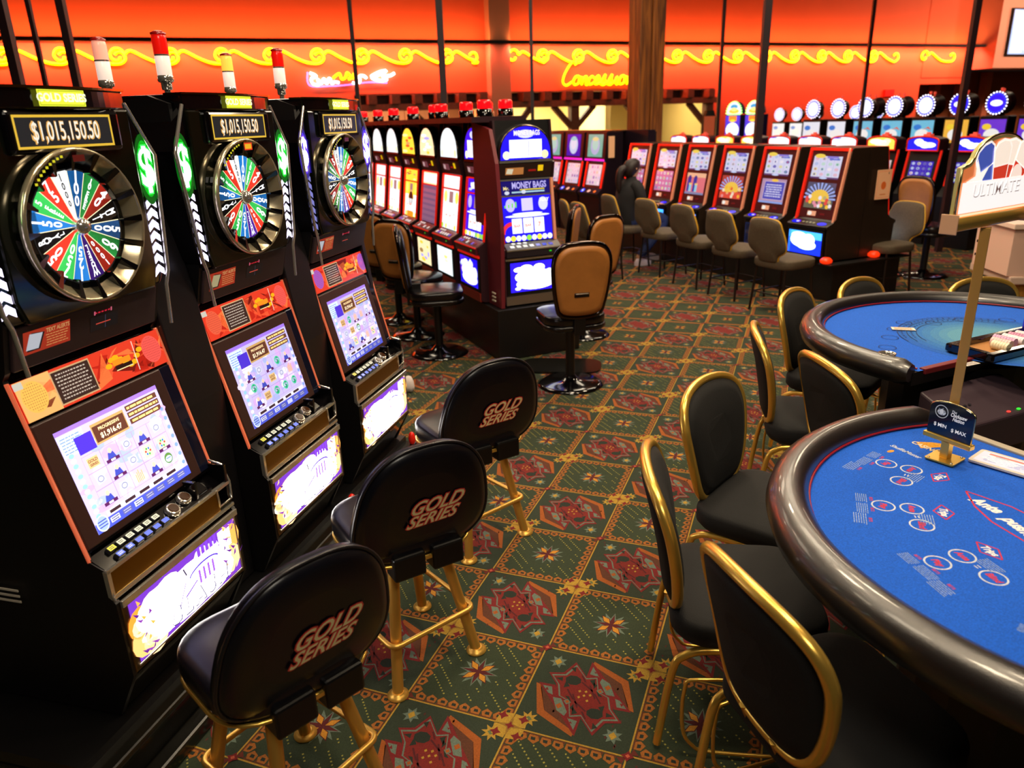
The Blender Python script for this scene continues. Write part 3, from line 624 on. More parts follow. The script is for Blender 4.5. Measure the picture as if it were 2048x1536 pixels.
    def slab(nm, x0, x1, s0, s1, n0, n1, m, par, bev=.002):
        mb = MB(); v = [SD(x, s_, n_) for n_ in (n0, n1) for s_ in (s0, s1) for x in (x0, x1)]
        mb.add(v, [(0, 2, 3, 1), (4, 5, 7, 6), (0, 1, 5, 4), (2, 6, 7, 3), (0, 4, 6, 2), (1, 3, 7, 5)]); return mb.build(nm, m, par, bev)
    door = slab('screen_door', -.262, .262, .02, .505, -.02, .004, m_black, root)
    slab('screen_bezel', -.262, .214, .03, .392, .003, .012, m_bezel, door, .004)
    make_screen(door, 11 + idx * 7, idx == 0, SD(-.022, .052, .0126))
    # glass strip at the right of the bezel with reflections
    slab('glass_strip', .216, .262, .03, .392, .003, .008, mat('dark_glass', (30, 34, 60), .04, .6, coat=.6), door, .002)
    for x in (-.268, .268): slab('chrome_sheen_edge', x - .0045, x + .0045, -.002, .512, .0, .010, mat('painted_edge_sheen', (255, 190, 150), .12, .85, emis=(255, 110, 70), es=.55), door)  # chrome strips whose fiery reflections are put in as emission
    # red speaker panel
    rp = slab('speaker_panel', -.262, .262, .400, .508, .003, .010, mat('panel_red', (190, 40, 24), .2, coat=.5), door)
    a = Art(); rng = random.Random(idx); c1 = (255, 96, 44) if idx == 0 else (240, 60, 40); W_ = .262
    a.rect(-W_, 0, W_, .106, (235, 62, 36))
    for k in range(30): x = rng.uniform(-.25, .2); a.poly([(x, .0 + rng.random() * .1), (x + rng.uniform(.05, .1), rng.random() * .1), (x + .06, rng.random() * .1)], rng.choice([(200, 36, 20), (255, 90, 50), (255, 120, 60), (120, 20, 12)]), 1)
    if idx == 0: a.rect(-.26, 0, -.15, .106, (255, 190, 110), 1)
    for k in range(9): a.ell(.04 + k * .016, .055 + .018 * math.sin(k * .9), .013, .008, (255, 180, 20), 2, 8)
    for sx, cc in ((-.215, (255, 196, 90) if idx == 0 else (240, 96, 64)), (.215, (250, 90, 80))):
        if idx == 2: cc = (170, 90, 190)
        a.ell(sx, .056, .038, .042, cc, 3, 24)
        for u in range(-5, 6):
            for v_ in range(-5, 6):
                if u * u + v_ * v_ < 27: a.rect(sx + u * .0064 - .001, .056 + v_ * .007 - .001, sx + u * .0064 + .001, .056 + v_ * .007 + .001, (150, 50, 40), 4)
    a.rect(-.152, .006, -.018, .100, (214, 170, 120), 3); a.rect(-.148, .010, -.022, .096, (62, 38, 32), 4); a.lines(-.142, .016, -.028, .092, 8, (210, 190, 170), rng, .38, 5, 8)
    a.rect(.055, .050, .125, .066, (255, 150, 30), 4); a.rect(.06, .036, .125, .048, (40, 16, 12), 5); a.rect(.06, .034, .125, .037, (255, 230, 160), 6)
    a.line((.142, .012), (.150, .100), .003, (255, 220, 200), 5)
    a.rect(-.262, .086, -.235, .104, (210, 205, 190), 5)
    a.build('panel_art', artmat('panel_art', 1.1, 0, .12, .5), rp, SD(0, .401, .0105), (1, 0, 0), t_, .0003)
    # --- brown player-tracking panel
    vb = Vector((0, -.03, .115)).normalized(); nb = Vector((1, 0, 0)).cross(vb)
    mb = MB(); v = [Vector((x, .148, 1.244)) + vb * s_ + nb * n_ for n_ in (-.01, .006) for s_ in (0, .118) for x in (-.255, .255)]
    mb.add(v, [(0, 2, 3, 1), (4, 5, 7, 6), (0, 1, 5, 4), (2, 6, 7, 3), (0, 4, 6, 2), (1, 3, 7, 5)]); tp = mb.build('card_panel', m_brown, root, .004)
    a = Art(); a.rect(-.225, .038, -.078, .100, (206, 60, 36)); a.poly([(-.215, .045), (-.175, .045), (-.160, .088), (-.20, .094)], (28, 28, 34), 1); a.poly([(-.218, .050), (-.180, .048), (-.166, .088), (-.206, .092)], (236, 240, 250) if idx != 1 else (214, 200, 150), 2)
    a.text('TEXT ALERTS', -.118, .088, .016, (255, 190, 120), L=2, bold=.02, sx=.78); a.lines(-.158, .044, -.085, .080, 5, (255, 170, 100), random.Random(4), .35, 2)
    a.rect(-.008, .040, .094, .082, (14, 14, 20), 1); a.rect(.012, .058, .066, .061, (255, 90, 70), 2); a.rect(.046, .042, .0475, .080, (90, 90, 120), 2)
    for k in range(5): a.rect(.0 + .008 + k * .012, .090, .016 + k * .012, .094, (255, 40, 70), 2)
    a.rect(.005, .087, .010, .098, (255, 120, 150), 3); a.rect(.066, .087, .071, .098, (255, 120, 150), 3)
    a.build('card_reader', artmat('card_reader', .55, 0, .3), tp, Vector((0, .148, 1.244)) + nb * .0065, (1, 0, 0), vb, .0003)
    # --- top box
    top = [(-.20, 1.25), (-.268, 1.365), (-.285, 1.40), (-.325, 1.74), (-.245, 1.878), (.245, 1.878), (.325, 1.74), (.285, 1.40), (.268, 1.365), (.20, 1.25)]
    tb = MB().prism([(-.262, 1.365), (-.285, 1.40), (-.322, 1.74), (-.245, 1.875), (.245, 1.875), (.322, 1.74), (.285, 1.40), (.262, 1.365)], .10, .30, 'y').build('top_box', m_black, root, .006)
    MB().prism([(-.225, 1.36), (-.245, 1.42), (-.245, 1.86), (.245, 1.86), (.245, 1.42), (.225, 1.36)], .088, .11, 'y').build('top_box_face', mat('gloss_olive_black', (12, 14, 8), .1, 0, coat=.8), tb, .006)
    for sg in (-1, 1): MB().tube([(sg * .262, .09, 1.24), (sg * .272, .09, 1.36), (sg * .288, .088, 1.40), (sg * .325, .092, 1.735), (sg * .312, .095, 1.76), (sg * .248, .10, 1.876)], .006, 8).build('edge_trim', m_chrome, tb)
    # curved cap
    arc = [(x / 10 * .25, 0) for x in range(-10, 11)]
    mb = MB(); P_ = [(x, .10 - .04 * (1 - (x / .25) ** 2)) for x, _ in arc]
    mb.prism(P_ + [(.25, .32), (-.25, .32)], 1.858, 1.908, 'z'); cap = mb.build('cap', m_black, tb, .006)
    mb = MB(); mb.prism([(x, y - .006) for x, y in P_] + [(.25, .16), (-.25, .16)], 1.906, 1.912, 'z'); mb.build('cap_edge', mat('cap_edge_gold', (150, 120, 60), .2, 1.0), cap)
    a = Art(); a.rect(-.072, .002, .072, .040, (236, 240, 60)); a.text('GOLD SERIES', 0, .021, .026, (255, 255, 215), L=1, bold=.04); a.frame(-.069, .004, .069, .038, .002, (160, 170, 20), 1)
    a.build('name_plate', artmat('name_plate', 1.25, 0, .2), cap, (-.01, .0545, 1.863), (1, 0, 0), (0, 0, 1), .0004)
    # jackpot display
    MB().box(-.172, .188, .070, .10, 1.755, 1.858).build('jackpot_housing', m_black, tb, .012, 3)
    a = Art(); a.rect(-.156, 0, .150, .078, (34, 34, 36)); a.frame(-.156, 0, .150, .078, .006, (236, 190, 60), 1)
    a.text('$1,015,150.50', -.003, .038, .062, (236, 176, 90), L=2, bold=.03, sx=.62); a.text('$1,015,150.50', -.003, .0385, .060, (255, 246, 226), L=3, bold=.005, sx=.62)
    a.build('jackpot_display', artmat('jackpot_display', 1.0, 0, .15), tb, (0, .0685, 1.768), (1, 0, 0), (0, 0, 1), .0003)
    # wheel
    wz = 1.572; wc = Vector((-.012, .09, wz))
    n = 48; rings = []
    for r_, y in ((.192, .085), (.198, .070), (.192, .060), (.186, .066), (.152, .112), (.150, .118)):
        rings.append([(wc.x + r_ * math.cos(2 * PI * k / n), y - .012, wz + r_ * math.sin(2 * PI * k / n)) for k in range(n)])
    mb = MB(); mb.loft(rings, True, False); rg = mb.build('wheel_ring', mat('ring_chrome', (196, 182, 150), .2, .75), tb)
    for k in range(16):
        a0 = PI / 2 - k * PI / 8; er = Vector((math.cos(a0), 0, math.sin(a0))); et = Vector((-math.sin(a0), 0, math.cos(a0))); v = []; mb = MB()
        for r_, hw, y in ((.140, .003, .080), (.190, .009, .062)):
            for sg in (-1, 1):
                for dy in (0, .035): v.append(Vector((wc.x, y + dy - .012, wz)) + er * r_ + et * (hw * sg))
        mb.add(v, [(0, 1, 3, 2), (4, 6, 7, 5), (0, 4, 5, 1), (2, 3, 7, 6), (0, 2, 6, 4), (1, 5, 7, 3)]); mb.build('peg_blade', m_black, rg)
    a = Art()
    for k, (txt, bg, fg) in enumerate(SEG):
        ac = PI / 2 + PI / 16 - k * PI / 8; pts = [(0, 0)] + [(.143 * math.cos(ac - PI / 16 + q * PI / 32), .143 * math.sin(ac - PI / 16 + q * PI / 32)) for q in range(5)]
        a.poly(pts, bg); a.line((0, 0), (.143 * math.cos(ac + PI / 16), .143 * math.sin(ac + PI / 16)), .0022, (240, 226, 180), 1)
        big = len(txt) <= 3; m_ = len(txt)
        for q, ch in enumerate(txt):   # letters run from the rim to the hub
            rr = .126 - q * (.075 / max(2.4, m_ - .6)); s_ = (.044 if big else .026) * (.6 + .4 * rr / .12)
            a.text(ch, rr * math.cos(ac), rr * math.sin(ac), s_, fg, ac - PI / 2, .8, .03, L=2)
    a.ring(0, 0, .146, .146, .004, (20, 20, 20), 3, 32)
    wh = a.build('prize_wheel', artmat('prize_wheel', 1.5, 0, .3), tb, (wc.x, .088, wz), (1, 0, 0), (0, 0, 1), .0003)
    mb = MB(); mb.lathe([(.0, .030), (.012, .028), (.021, .018), (.024, .004), (.024, 0)], 20); mb.v = [(x + wc.x, .086 - z, y + wz) for x, y, z in mb.v]; mb.build('wheel_hub', m_chrome, wh)
    a = Art(); a.rect(-.016, .162, .022, .178, (255, 190, 40) if idx == 1 else (90, 16, 10))
    if idx == 1: a.frame(-.020, .158, .026, .182, .004, (255, 60, 30), 1)
    for k in range(9): ang = PI / 2 + .28 + k * .075; a.rect(.183 * math.cos(ang) - .004, .183 * math.sin(ang) - .003, .183 * math.cos(ang) + .004, .183 * math.sin(ang) + .003, (230, 220, 40), 1)
    a.build('pointer_light', m_lit1, rg, (wc.x, .044, wz), (1, 0, 0), (0, 0, 1), .0004)
    # light columns
    for sg in (-1, 1):
        a = Art(); cx = lambda z: sg * (.262 + (z - 1.38) / .36 * .030)
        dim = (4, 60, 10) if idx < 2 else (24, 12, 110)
        glow = (0, 92, 8) if idx < 2 else (40, 20, 150)
        a.ell(cx(1.69), 1.695, .040, .100, tuple(int(q * .45) for q in glow), -1, 24); a.ell(cx(1.69), 1.697, .030, .080, glow, 0, 24)  # coloured glow around the dollar sign, painted as nested ellipses
        a.text('$', cx(1.695), 1.697, .15, neon, L=1, bold=.06, sx=.7); a.text('$', cx(1.695), 1.697, .15, (255, 255, 255), L=2, bold=.03, sx=.7)
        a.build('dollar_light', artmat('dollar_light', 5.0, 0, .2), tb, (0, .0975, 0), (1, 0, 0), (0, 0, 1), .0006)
        a = Art()
        for k in range(7):
            z = 1.61 - k * .033; x = cx(z)
            a.poly([(x - .021, z - .026), (x, z - .012), (x + .021, z - .026), (x + .021, z - .006), (x, z + .010), (x - .021, z - .006)], arrow if not (idx == 2 and sg > 0) else (60, 60, 100))
        a.build('arrow_light', artmat('arrow_light_%d' % (idx == 2), 1.2 if idx == 2 else 4.0, 0, .2), tb, (0, .0985, 0), (1, 0, 0), (0, 0, 1), .0006)
        # painted halo strip at the side, in the machine's own colour
        a = Art(); x = cx(1.69) - sg * .036; a.rect(x - .004, 1.62, x + .004, 1.75, dim); a.build('side_halo_strip', artmat('side_strip', 2.0, 0, .2), tb, (0, .0982, 0), (1, 0, 0), (0, 0, 1), .0006)
    return root
LB = ['nearest tall black wheel machine, left edge of the photo, with glowing green dollar signs', 'middle wheel machine of three, with a lit orange pointer light above its wheel', 'farthest wheel machine of three, with violet-blue dollar signs']
for i in range(3):
    tag(make_wheel_machine(i), LB[i], 'slot machine', 'tall wheel slot machines along the left')
# base, dividers and spine of the bank
r = empty('slot_bank_base', b1pos(.2175 + SP1, 0, 0), RZ1); tag(r, 'long black base and dividing panels under the three wheel machines at left', 'machine base')
m_plinth = mat('plinth_black', (18, 17, 14), .22, coat=.3)
MB().box(-1.20, 1.06, .0, .95, 0, .155).build('plinth', m_plinth, r, .01)
MB().box(-1.20, 1.06, -.035, .06, .155, .178).build('front_rail', m_plinth, r, .008)
MB().box(-1.20, 1.06, .03, .95, .165, .205).build('deck_board', m_blk2, r)
MB().box(-1.20, 1.06, -.06, .0, .0, .05).build('toe_rail', m_plinth, r, .01)
for k, x in enumerate((-.372, .372, 1.075)):
    mb = MB(); mb.prism([(.10, .208), (.10, .95), (.15, 1.30), (.22, 1.70), (.50, 1.74), (.53, 1.2), (.53, .208)], x - .096, x + .096 if k < 2 else x - .06, 'x'); mb.build('divider_panel', mat('divider_grey', (18, 17, 20), .35), r, .004)
MB().box(-1.1, 1.15, .535, .60, .208, 1.79).build('spine_panel', mat('spine_panel', (46, 34, 22), .7), r)
for k, (s_, lab) in enumerate([(1.052, 'red knob on the base rail below the middle wheel machine'), (1.765, 'red knob on the base rail below the farthest wheel machine')]):
    mb = MB(); mb.lathe([(.012, 0), (.016, .006), (.020, .03), (.014, .058), (.006, .066), (0, .067)], 14); o = mb.build('door_lock_knob', m_knob); o.location = b1pos(s_ + .2175, -.04 + .062, .179); tag(o, lab, 'knob', 'red knobs on the base rail')
# candles (tower lights) on thin poles
def candle(loc, lit, lab, h=.065):
    r = empty('tower_light', loc); tag(r, lab, 'signal light', 'tower lights above the wheel machines'); z = 0
    MB().cyl((0, 0, -.16), (0, 0, 0), .011, .011, 12).build('pole', m_chrome, r)
    MB().lathe([(.016, -.03), (.018, -.026), (.018, -.006), (.024, -.004), (.027, 0), (.027, .014), (.024, .018)], 20).build('collar', m_chrome, r)
    w1 = mat('lens_white', (240, 225, 215), .25, emis=(255, 225, 210), es=.62); rd = mat('lens_red', (215, 20, 12), .2, emis=(255, 20, 10), es=.4); or_ = mat('lens_orange', (250, 190, 90), .25, emis=(255, 190, 60), es=.9); pk = mat('lens_pink', (240, 190, 175), .25, emis=(255, 150, 120), es=.6)
    MB().lathe([(.0235, .016), (.0245, .018), (.0245, .078), (.0235, .080)], 20).build('lower_lens', w1, r)
    MB().lathe([(.0252, .079), (.0252, .084)], 20).build('band', m_chrome, r)
    MB().lathe([(.0245, .084), (.0245, .130), (.023, .142), (.020, .148)], 20).build('upper_lens', {'r': rd, 'o': or_, 'p': pk}[lit], r)
    MB().lathe([(.0255, .146), (.0255, .152), (.012, .158), (0, .159)], 20).build('cap', m_redpl, r)
candle(b1pos(.994 - 0, -.61, 1.959) , 'p', 'pale tower light with pinkish top, leftmost, behind the nearest wheel machine')
candle(b1pos(.994 + SP1, -.61, 1.959), 'o', 'tower light with glowing orange-yellow top, behind the middle wheel machine')
candle(b1pos(.972, -.343, 1.963), 'r', 'red-topped tower light on a pole left of the middle wheel machine')
candle(b1pos(.972 + SP1, -.343, 1.963), 'r', 'red-topped tower light on a pole left of the farthest wheel machine')
# ================================================================== SEATING
def rrect(w_, d_, r_, n=6):
    pts = []
    for cx, cy, a0 in ((w_ / 2 - r_, d_ / 2 - r_, 0), (-w_ / 2 + r_, d_ / 2 - r_, 90), (-w_ / 2 + r_, -d_ / 2 + r_, 180), (w_ / 2 - r_, -d_ / 2 + r_, 270)):
        for k in range(n + 1): a = math.radians(a0 + 90 * k / n); pts.append((cx + r_ * math.cos(a), cy + r_ * math.sin(a)))
    return pts
def cushion(w_, d_, r_, z0, z1, edge=.02, crown=.012):
    """rings from bottom to top for an upholstered pad"""
    rings = []
    for s_, z in ((.94, z0), (1.0, z0 + edge), (1.0, z1 - edge), (.985, z1 - edge * .45), (.95, z1 - .003), (.85, z1 + crown * .3), (.6, z1 + crown * .75), (.25, z1 + crown)):
        rings.append([(x * s_, y * s_, z) for x, y in rrect(w_, d_, r_)])
    return rings
def make_gold_stool():
    r = empty('bar_stool')
    MB().loft(cushion(.42, .40, .13, .487, .568)).build('seat', m_vinyl, r)
    mb = MB(); mb.tube([(x, y, .486) for x, y in rrect(.415, .395, .13)], .006, 6, True); mb.build('seat_trim', m_gold, r)
    MB().loft([[(x * .8, y * .8, .455) for x, y in rrect(.40, .38, .1)], [(x * .96, y * .96, .485) for x, y in rrect(.40, .38, .1)]]).build('seat_pan', m_blk2, r)
    # back: wide rounded shield, leaning back
    out = []
    for k in range(48):
        t_ = 2 * PI * k / 48; c_, s_ = math.cos(t_), math.sin(t_); X_ = math.copysign(abs(c_) ** .75, c_); Z_ = math.copysign(abs(s_) ** .75, s_)
        out.append((X_ * (.259 - .072 * (Z_ + 1) / 2), .480 + .423 * (Z_ + 1) / 2))
    def Y(z): return -.150 - (z - .5) * .254
    cz = .69
    mb = MB(); R = []
    for s_, dy in ((.55, -.040), (.85, -.036), (.955, -.026), (1.0, -.012), (1.0, .012), (.955, .024), (.85, .030), (.5, .034)):
        R.append([(x * s_, Y(cz + (z - cz) * s_) + dy, cz + (z - cz) * s_) for x, z in out])
    mb.loft(R); bk = mb.build('backrest', m_vinyl, r)
    mb = MB(); mb.tube([(x * 1.0, Y(z) - .016, z) for x, z in out], .0055, 6, True); mb.build('piping', mat('vinyl_piping', (24, 22, 26), .3), bk)
    mb = MB()
    for x in (-.06, .075): mb.box(x - .055, x + .055, -.216, -.14, .435, .52)
    mb.build('bracket', m_blk2, r, .008)
    mb = MB(); mb.box(-.004, .02, -.206, -.199, .480, .491); mb.build('bracket_clip', m_gold, r)
    # printed badge on the rear face
    a = Art(); 
    for k, c, L_ in ((.085, (120, 24, 30), 0), (.065, (236, 84, 70), 1), (.012, (250, 232, 170), 2)):
        a.text('GOLD', .010, .030, .070, c, bold=k, shear=.5, sx=.92, L=L_); a.text('SERIES', -.004, -.022, .062, c, bold=k, shear=.5, sx=1.0, L=L_)
    a.build('badge', artmat('badge_print', 0, 1.0, .5), bk, (.018, Y(.665) - .0425, .660), (1, .02, 0), (0, -.254, 1), .0006)
    for sx in (-1, 1):
        for sy in (-1, 1):
            lg = MB().cyl((sx * .165, sy * .172, .006), (sx * .09, sy * .09, .47), .019, .019, 16).build('leg', m_goldsat, r); lg.rotation_euler = (0, 0, .157)
            MB().lathe([(.036, 0), (.036, .005), (.026, .010), (.021, .016)], 20, (sx * .166, sy * .173, 0)).build('foot_flange', m_goldsat, lg)
    q = [(x, y, .185) for x, y in rrect(.165 * 2 * .86 + .05, .172 * 2 * .86 + .05, .03, 4)]
    fr = MB().tube(q, .0095, 8, True).build('footrest', m_goldsat, r); fr.rotation_euler = (0, 0, .157)
    MB().lathe([(.10, .455), (.10, .47), (.0, .47)], 20).build('swivel_plate', m_blk2, r)
    return r
def place(o, x, y, fwd_dir, label, group=None):
    """fwd_dir = heading in degrees of the seat's forward (+y local)"""
    o.location = (x, y, 0); o.rotation_euler = (0, 0, math.radians(fwd_dir - 90)); o['label'] = label
    if group: o['group'] = group
st = make_gold_stool(); tag(st, cat='stool')
# heading of forward: lateral a measured from +y towards +x  ->  forward = (-cos a, sin a)
def hd(a): a = math.radians(a); return math.degrees(math.atan2(math.sin(a), -math.cos(a)))
GS = [(-.643, 1.61, 45.5, 'nearest black vinyl stool with brass legs and a lettered badge, cut by the bottom edge'),
      (-.397, 2.243, 59, 'middle one of the three black lettered stools with splayed brass legs'),
      (-.200, 3.040, 57.7, 'farthest of the three black lettered stools, in front of the farthest wheel machine')]
for k, (x, y, a, lb) in enumerate(GS):
    o = st if k == 0 else dup(st); place(o, x, y, hd(a), lb, 'black lettered stools at the wheel machines')

def make_casino_chair():
    r = empty('casino_chair')
    MB().loft(cushion(.46, .44, .10, .375, .455, .02, .012)).build('seat', m_fabric, r)
    MB().loft([[(x, y, .345) for x, y in rrect(.36, .34, .08)], [(x, y, .38) for x, y in rrect(.43, .41, .09)]]).build('seat_pan', m_blk2, r)
    out = [(-.10, .455), (-.155, .50), (-.19, .60), (-.212, .72), (-.216, .80), (-.19, .87), (-.12, .91), (0, .925), (.12, .91), (.19, .87), (.216, .80), (.212, .72), (.19, .60), (.155, .50), (.10, .455), (0, .448)]
    out = [(p.x, p.z) for p in smoothpath([(x * 1.05, 0, z) for x, z in out], 4, True)]
    ZZ = lambda z: .44 + (z - .448) * .881
    def Y(x, z): t = (z - .45) / .47; return -.215 - .035 * t - .05 * t * t + .48 * x * x
    cz = .69; R = []
    for s_, dy in ((.4, -.026), (.8, -.024), (.96, -.012), (.96, .014), (.8, .030), (.4, .034)):
        R.append([(x * s_, Y(x * s_, cz + (z - cz) * s_) + dy, ZZ(cz + (z - cz) * s_)) for x, z in out])
    MB().loft(R).build('backrest', m_fabric, r)
    MB().tube([(x, Y(x, z), ZZ(z)) for x, z in out], .0165, 10, True).build('back_frame', m_gold, r)
    for sg in (-1, 1):
        q = [(sg * .215, .20, .012), (sg * .215, .20, .27), (sg * .212, .185, .335), (sg * .21, .13, .362), (sg * .21, -.10, .362), (sg * .21, -.18, .34), (sg * .21, -.215, .28), (sg * .21, -.25, .012)]
        f = MB().tube(smoothpath(q, 4), .0125, 8).build('side_frame', m_gold, r)
        MB().tube(smoothpath([(sg * .236, .14, .04), (sg * .236, .16, .10), (sg * .236, .16, .24), (sg * .236, .12, .28), (sg * .236, -.14, .28), (sg * .236, -.18, .24), (sg * .236, -.18, .10), (sg * .236, -.15, .04), (sg * .236, -.1, .02), (sg * .236, .1, .02)], 4, True), .006, 6, True).build('leg_loop', m_gold, f)
    MB().tube([(-.06, -.225, .45), (-.06, -.19, .36), (-.06, .1, .355)], .012, 6).build('back_bracket', m_gold, r)
    MB().tube([(.06, -.225, .45), (.06, -.19, .36), (.06, .1, .355)], .012, 6).build('back_bracket', m_gold, r)
    MB().cyl((-.205, .2, .16), (.205, .2, .16), .010, .010, 10).build('footrest', m_gold, r)
    return r
NT = Vector((1.444, 1.538)); FT = Vector((2.132, 3.208))   # table centres
cc = make_casino_chair(); tag(cc, cat='chair')
CHS = [(.68, 1.93, -8, 'black chair with brass frame seen almost edge-on, leftmost at the near blue table'),
       (.94, 2.43, -41, 'black chair with brass oval back, second along the left of the near blue table'),
       (.77, 1.44, 16, 'nearest black chair with thick brass frame, cut by the bottom edge of the photo'),
       (1.42, 3.26, -14, 'black brass-framed chair seen from the side, left of the far blue table'),
       (1.53, 2.86, 6, 'black brass-framed chair at the far blue table, nearest to the near table'),
       (1.78, 3.85, -41, 'narrow-looking black brass-framed chair at the upper left of the far blue table'),
       (2.20, 4.04, -54, 'brass-rimmed chair back behind the far blue table, left one of the two'),
       (2.75, 3.90, -79, 'brass-rimmed chair back behind the far table, crossed by the brass sign pole')]
for k, (x, y, a, lb) in enumerate(CHS):
    o = cc if k == 0 else dup(cc); place(o, x, y, a, lb, 'black brass-framed chairs at the card tables')

def make_swivel():
    r = empty('swivel_stool')
    MB().lathe([(.238, 0), (.240, .006), (.20, .018), (.07, .030), (.045, .06), (.035, .07)], 40).build('base', m_black, r)
    MB().cyl((0, 0, .05), (0, 0, .46), .033, .033, 20).build('column', m_blk2, r)
    MB().loft(cushion(.43, .42, .12, .475, .545, .015, .01)).loft(cushion(.44, .43, .12, .44, .482, .012, .0)).build('seat', mat('dark_vinyl', (15, 12, 14), .25), r)
    out = [(p.x, p.z) for p in smoothpath([(-.13, 0, .565), (-.165, 0, .64), (-.19, 0, .80), (-.19, 0, .95), (-.13, 0, 1.03), (0, 0, 1.045), (.13, 0, 1.03), (.19, 0, .95), (.19, 0, .80), (.165, 0, .64), (.13, 0, .565), (0, 0, .545)], 4, True)]
    def Y(z): return -.215 - (z - .5) * .12
    def ringset(lst, m, nm, par):
        R = []
        for s_, dy in lst: R.append([(x * s_, Y(.80 + (z - .80) * s_) + dy, .80 + (z - .80) * s_) for x, z in out])
        return MB().loft(R).build(nm, m, par)
    bk = ringset([(.80, -.032), (.93, -.028), (.93, .0)], mat('tan_leather', (176, 112, 50), .42, noise=.3, nscale=9), 'back_panel', r)
    ringset([(.93, -.004), (.97, .012), (.9, .035), (.5, .042)], mat('dark_vinyl'), 'back_pad', r)
    MB().tube([(x * .985, Y(z) - .006, z) for x, z in out], .016, 8, True).build('back_frame', mat('black_chrome', (70, 62, 60), .12, 1.0), r)
    mb = MB(); mb.box(-.052, .052, Y(.70) - .036, Y(.70) - .028, .690, .722); mb.build('handle_slot', m_black, bk, .004)
    MB().cyl((-.044, Y(.71) - .037, .714), (.044, Y(.71) - .037, .714), .004, .004, 8).build('handle_bar', m_chrome, bk)
    MB().box(-.04, .04, -.235, -.12, .42, .60).build('back_bracket', m_blk2, r, .006)
    return r
sw = make_swivel(); tag(sw, cat='stool')
D2 = Vector((-.4, .917, 0)); L2 = Vector((.917, .4, 0))
SW = [(.42, 5.055, 102, 'tan-backed swivel stool with a handle slot, facing the end machine of the middle bank'),
      (-.589, 5.92, 8, 'nearest swivel stool on the left side of the middle bank, seen edge-on'),
      (-.83, 6.50, 60, 'second swivel stool on the left side of the middle bank, tan back turned this way'),
      (-1.07, 7.06, 55, 'third tan-backed swivel stool on the left side of the middle bank'),
      (.637, 6.345, 128, 'nearest swivel stool on the right side of the middle bank, brown oval back'),
      (.36, 6.98, 165, 'purplish swivel stool on the right side of the middle bank, behind the end machine')]
for k, (x, y, a, lb) in enumerate(SW):
    o = sw if k == 0 else dup(sw); place(o, x, y, a, lb, 'swivel stools around the middle bank')
for k, (x, y, a, lb) in enumerate([(4.32, 8.7, 25, 'brown-backed swivel stool partly hidden by the grey cabinet side, behind the blue-lit stool'), (4.70, 8.35, 25, 'brown-backed swivel stool with a handle slot, left of the brass sign')]):
    o = dup(sw); place(o, x, y, a, lb, 'swivel stools behind the right bank'); o.scale = (1.1, 1.1, 1.05)
mb = MB(); mb.loft([[(x, y, 0.0) for x, y in rrect(.62, .34, .12)], [(x, y, .012) for x, y in rrect(.62, .34, .12)]], False); o = mb.build('floor_plate', m_plinth); o.location = (.38, 5.45, 0.001); o.rotation_euler = (0, 0, math.radians(-8)); tag(o, 'flat black floor plate with rounded ends at the foot of the end machine', 'floor plate')

def make_cream_stool():
    r = empty('cream_stool'); m_cr = mat('cream_fabric', (92, 78, 60), .8, noise=.3, nscale=60); m_pi = mat('yellow_piping', (210, 160, 40), .4)
    MB().loft(cushion(.46, .44, .12, .47, .56, .02, .015)).build('seat', m_cr, r)
    out = [(p.x, p.z) for p in smoothpath([(-.10, 0, .535), (-.13, 0, .60), (-.21, 0, .66), (-.225, 0, .74), (-.19, 0, .88), (-.15, 0, .955), (0, 0, .975), (.15, 0, .955), (.19, 0, .88), (.225, 0, .74), (.21, 0, .66), (.13, 0, .60), (.10, 0, .535), (0, 0, .525)], 4, True)]
    def Y(z): return -.20 - (z - .5) * .2
    R = []
    for s_, dy in ((.5, -.03), (.9, -.026), (1, -.012), (1, .012), (.9, .026), (.5, .03)): R.append([(x * s_, Y(.75 + (z - .75) * s_) + dy, .75 + (z - .75) * s_) for x, z in out])
    bk = MB().loft(R).build('backrest', m_cr, r); MB().tube([(x, Y(z), z) for x, z in out], .009, 6, True).build('piping', m_pi, bk)
    for sx in (-1, 1):
        for sy in (-1, 1): MB().cyl((sx * .20, sy * .20, 0), (sx * .17, sy * .17, .47), .012, .012, 8).build('leg', mat('dark_steel', (60, 50, 46), .3, .8), r)
    MB().tube([(x, y, .2) for x, y in rrect(.37, .37, .03, 3)], .008, 6, True).build('footrest', mat('dark_steel'), r)
    return r
cs = make_cream_stool(); tag(cs, cat='stool')
CR = [(2.60, 6.97, 28, 'nearest cream stool with yellow piping at the right bank, beside the lit blue panel'), (2.37, 7.64, 26, 'second cream stool from the camera at the right bank'),
      (2.13, 8.24, 26, 'third cream stool from the camera at the right bank'), (1.86, 8.94, 28, 'fourth cream stool at the right bank, next to the seated person')]
for k, (x, y, a, lb) in enumerate(CR):
    o = cs if k == 0 else dup(cs); place(o, x, y, a, lb, 'cream stools along the right bank'); o.scale = (1, 1, .92)
o = dup(cs); place(o, 3.86, 7.62, 205, 'blue-lit cream stool behind the end of the right bank'); o['group'] = 'cream stools along the right bank'
o = dup(cs); place(o, 1.08, 8.75, 20, 'olive-looking stool back left of the seated person')
o = dup(cs); place(o, .96, 9.05, 10, 'dark stool back farther left of the seated person')

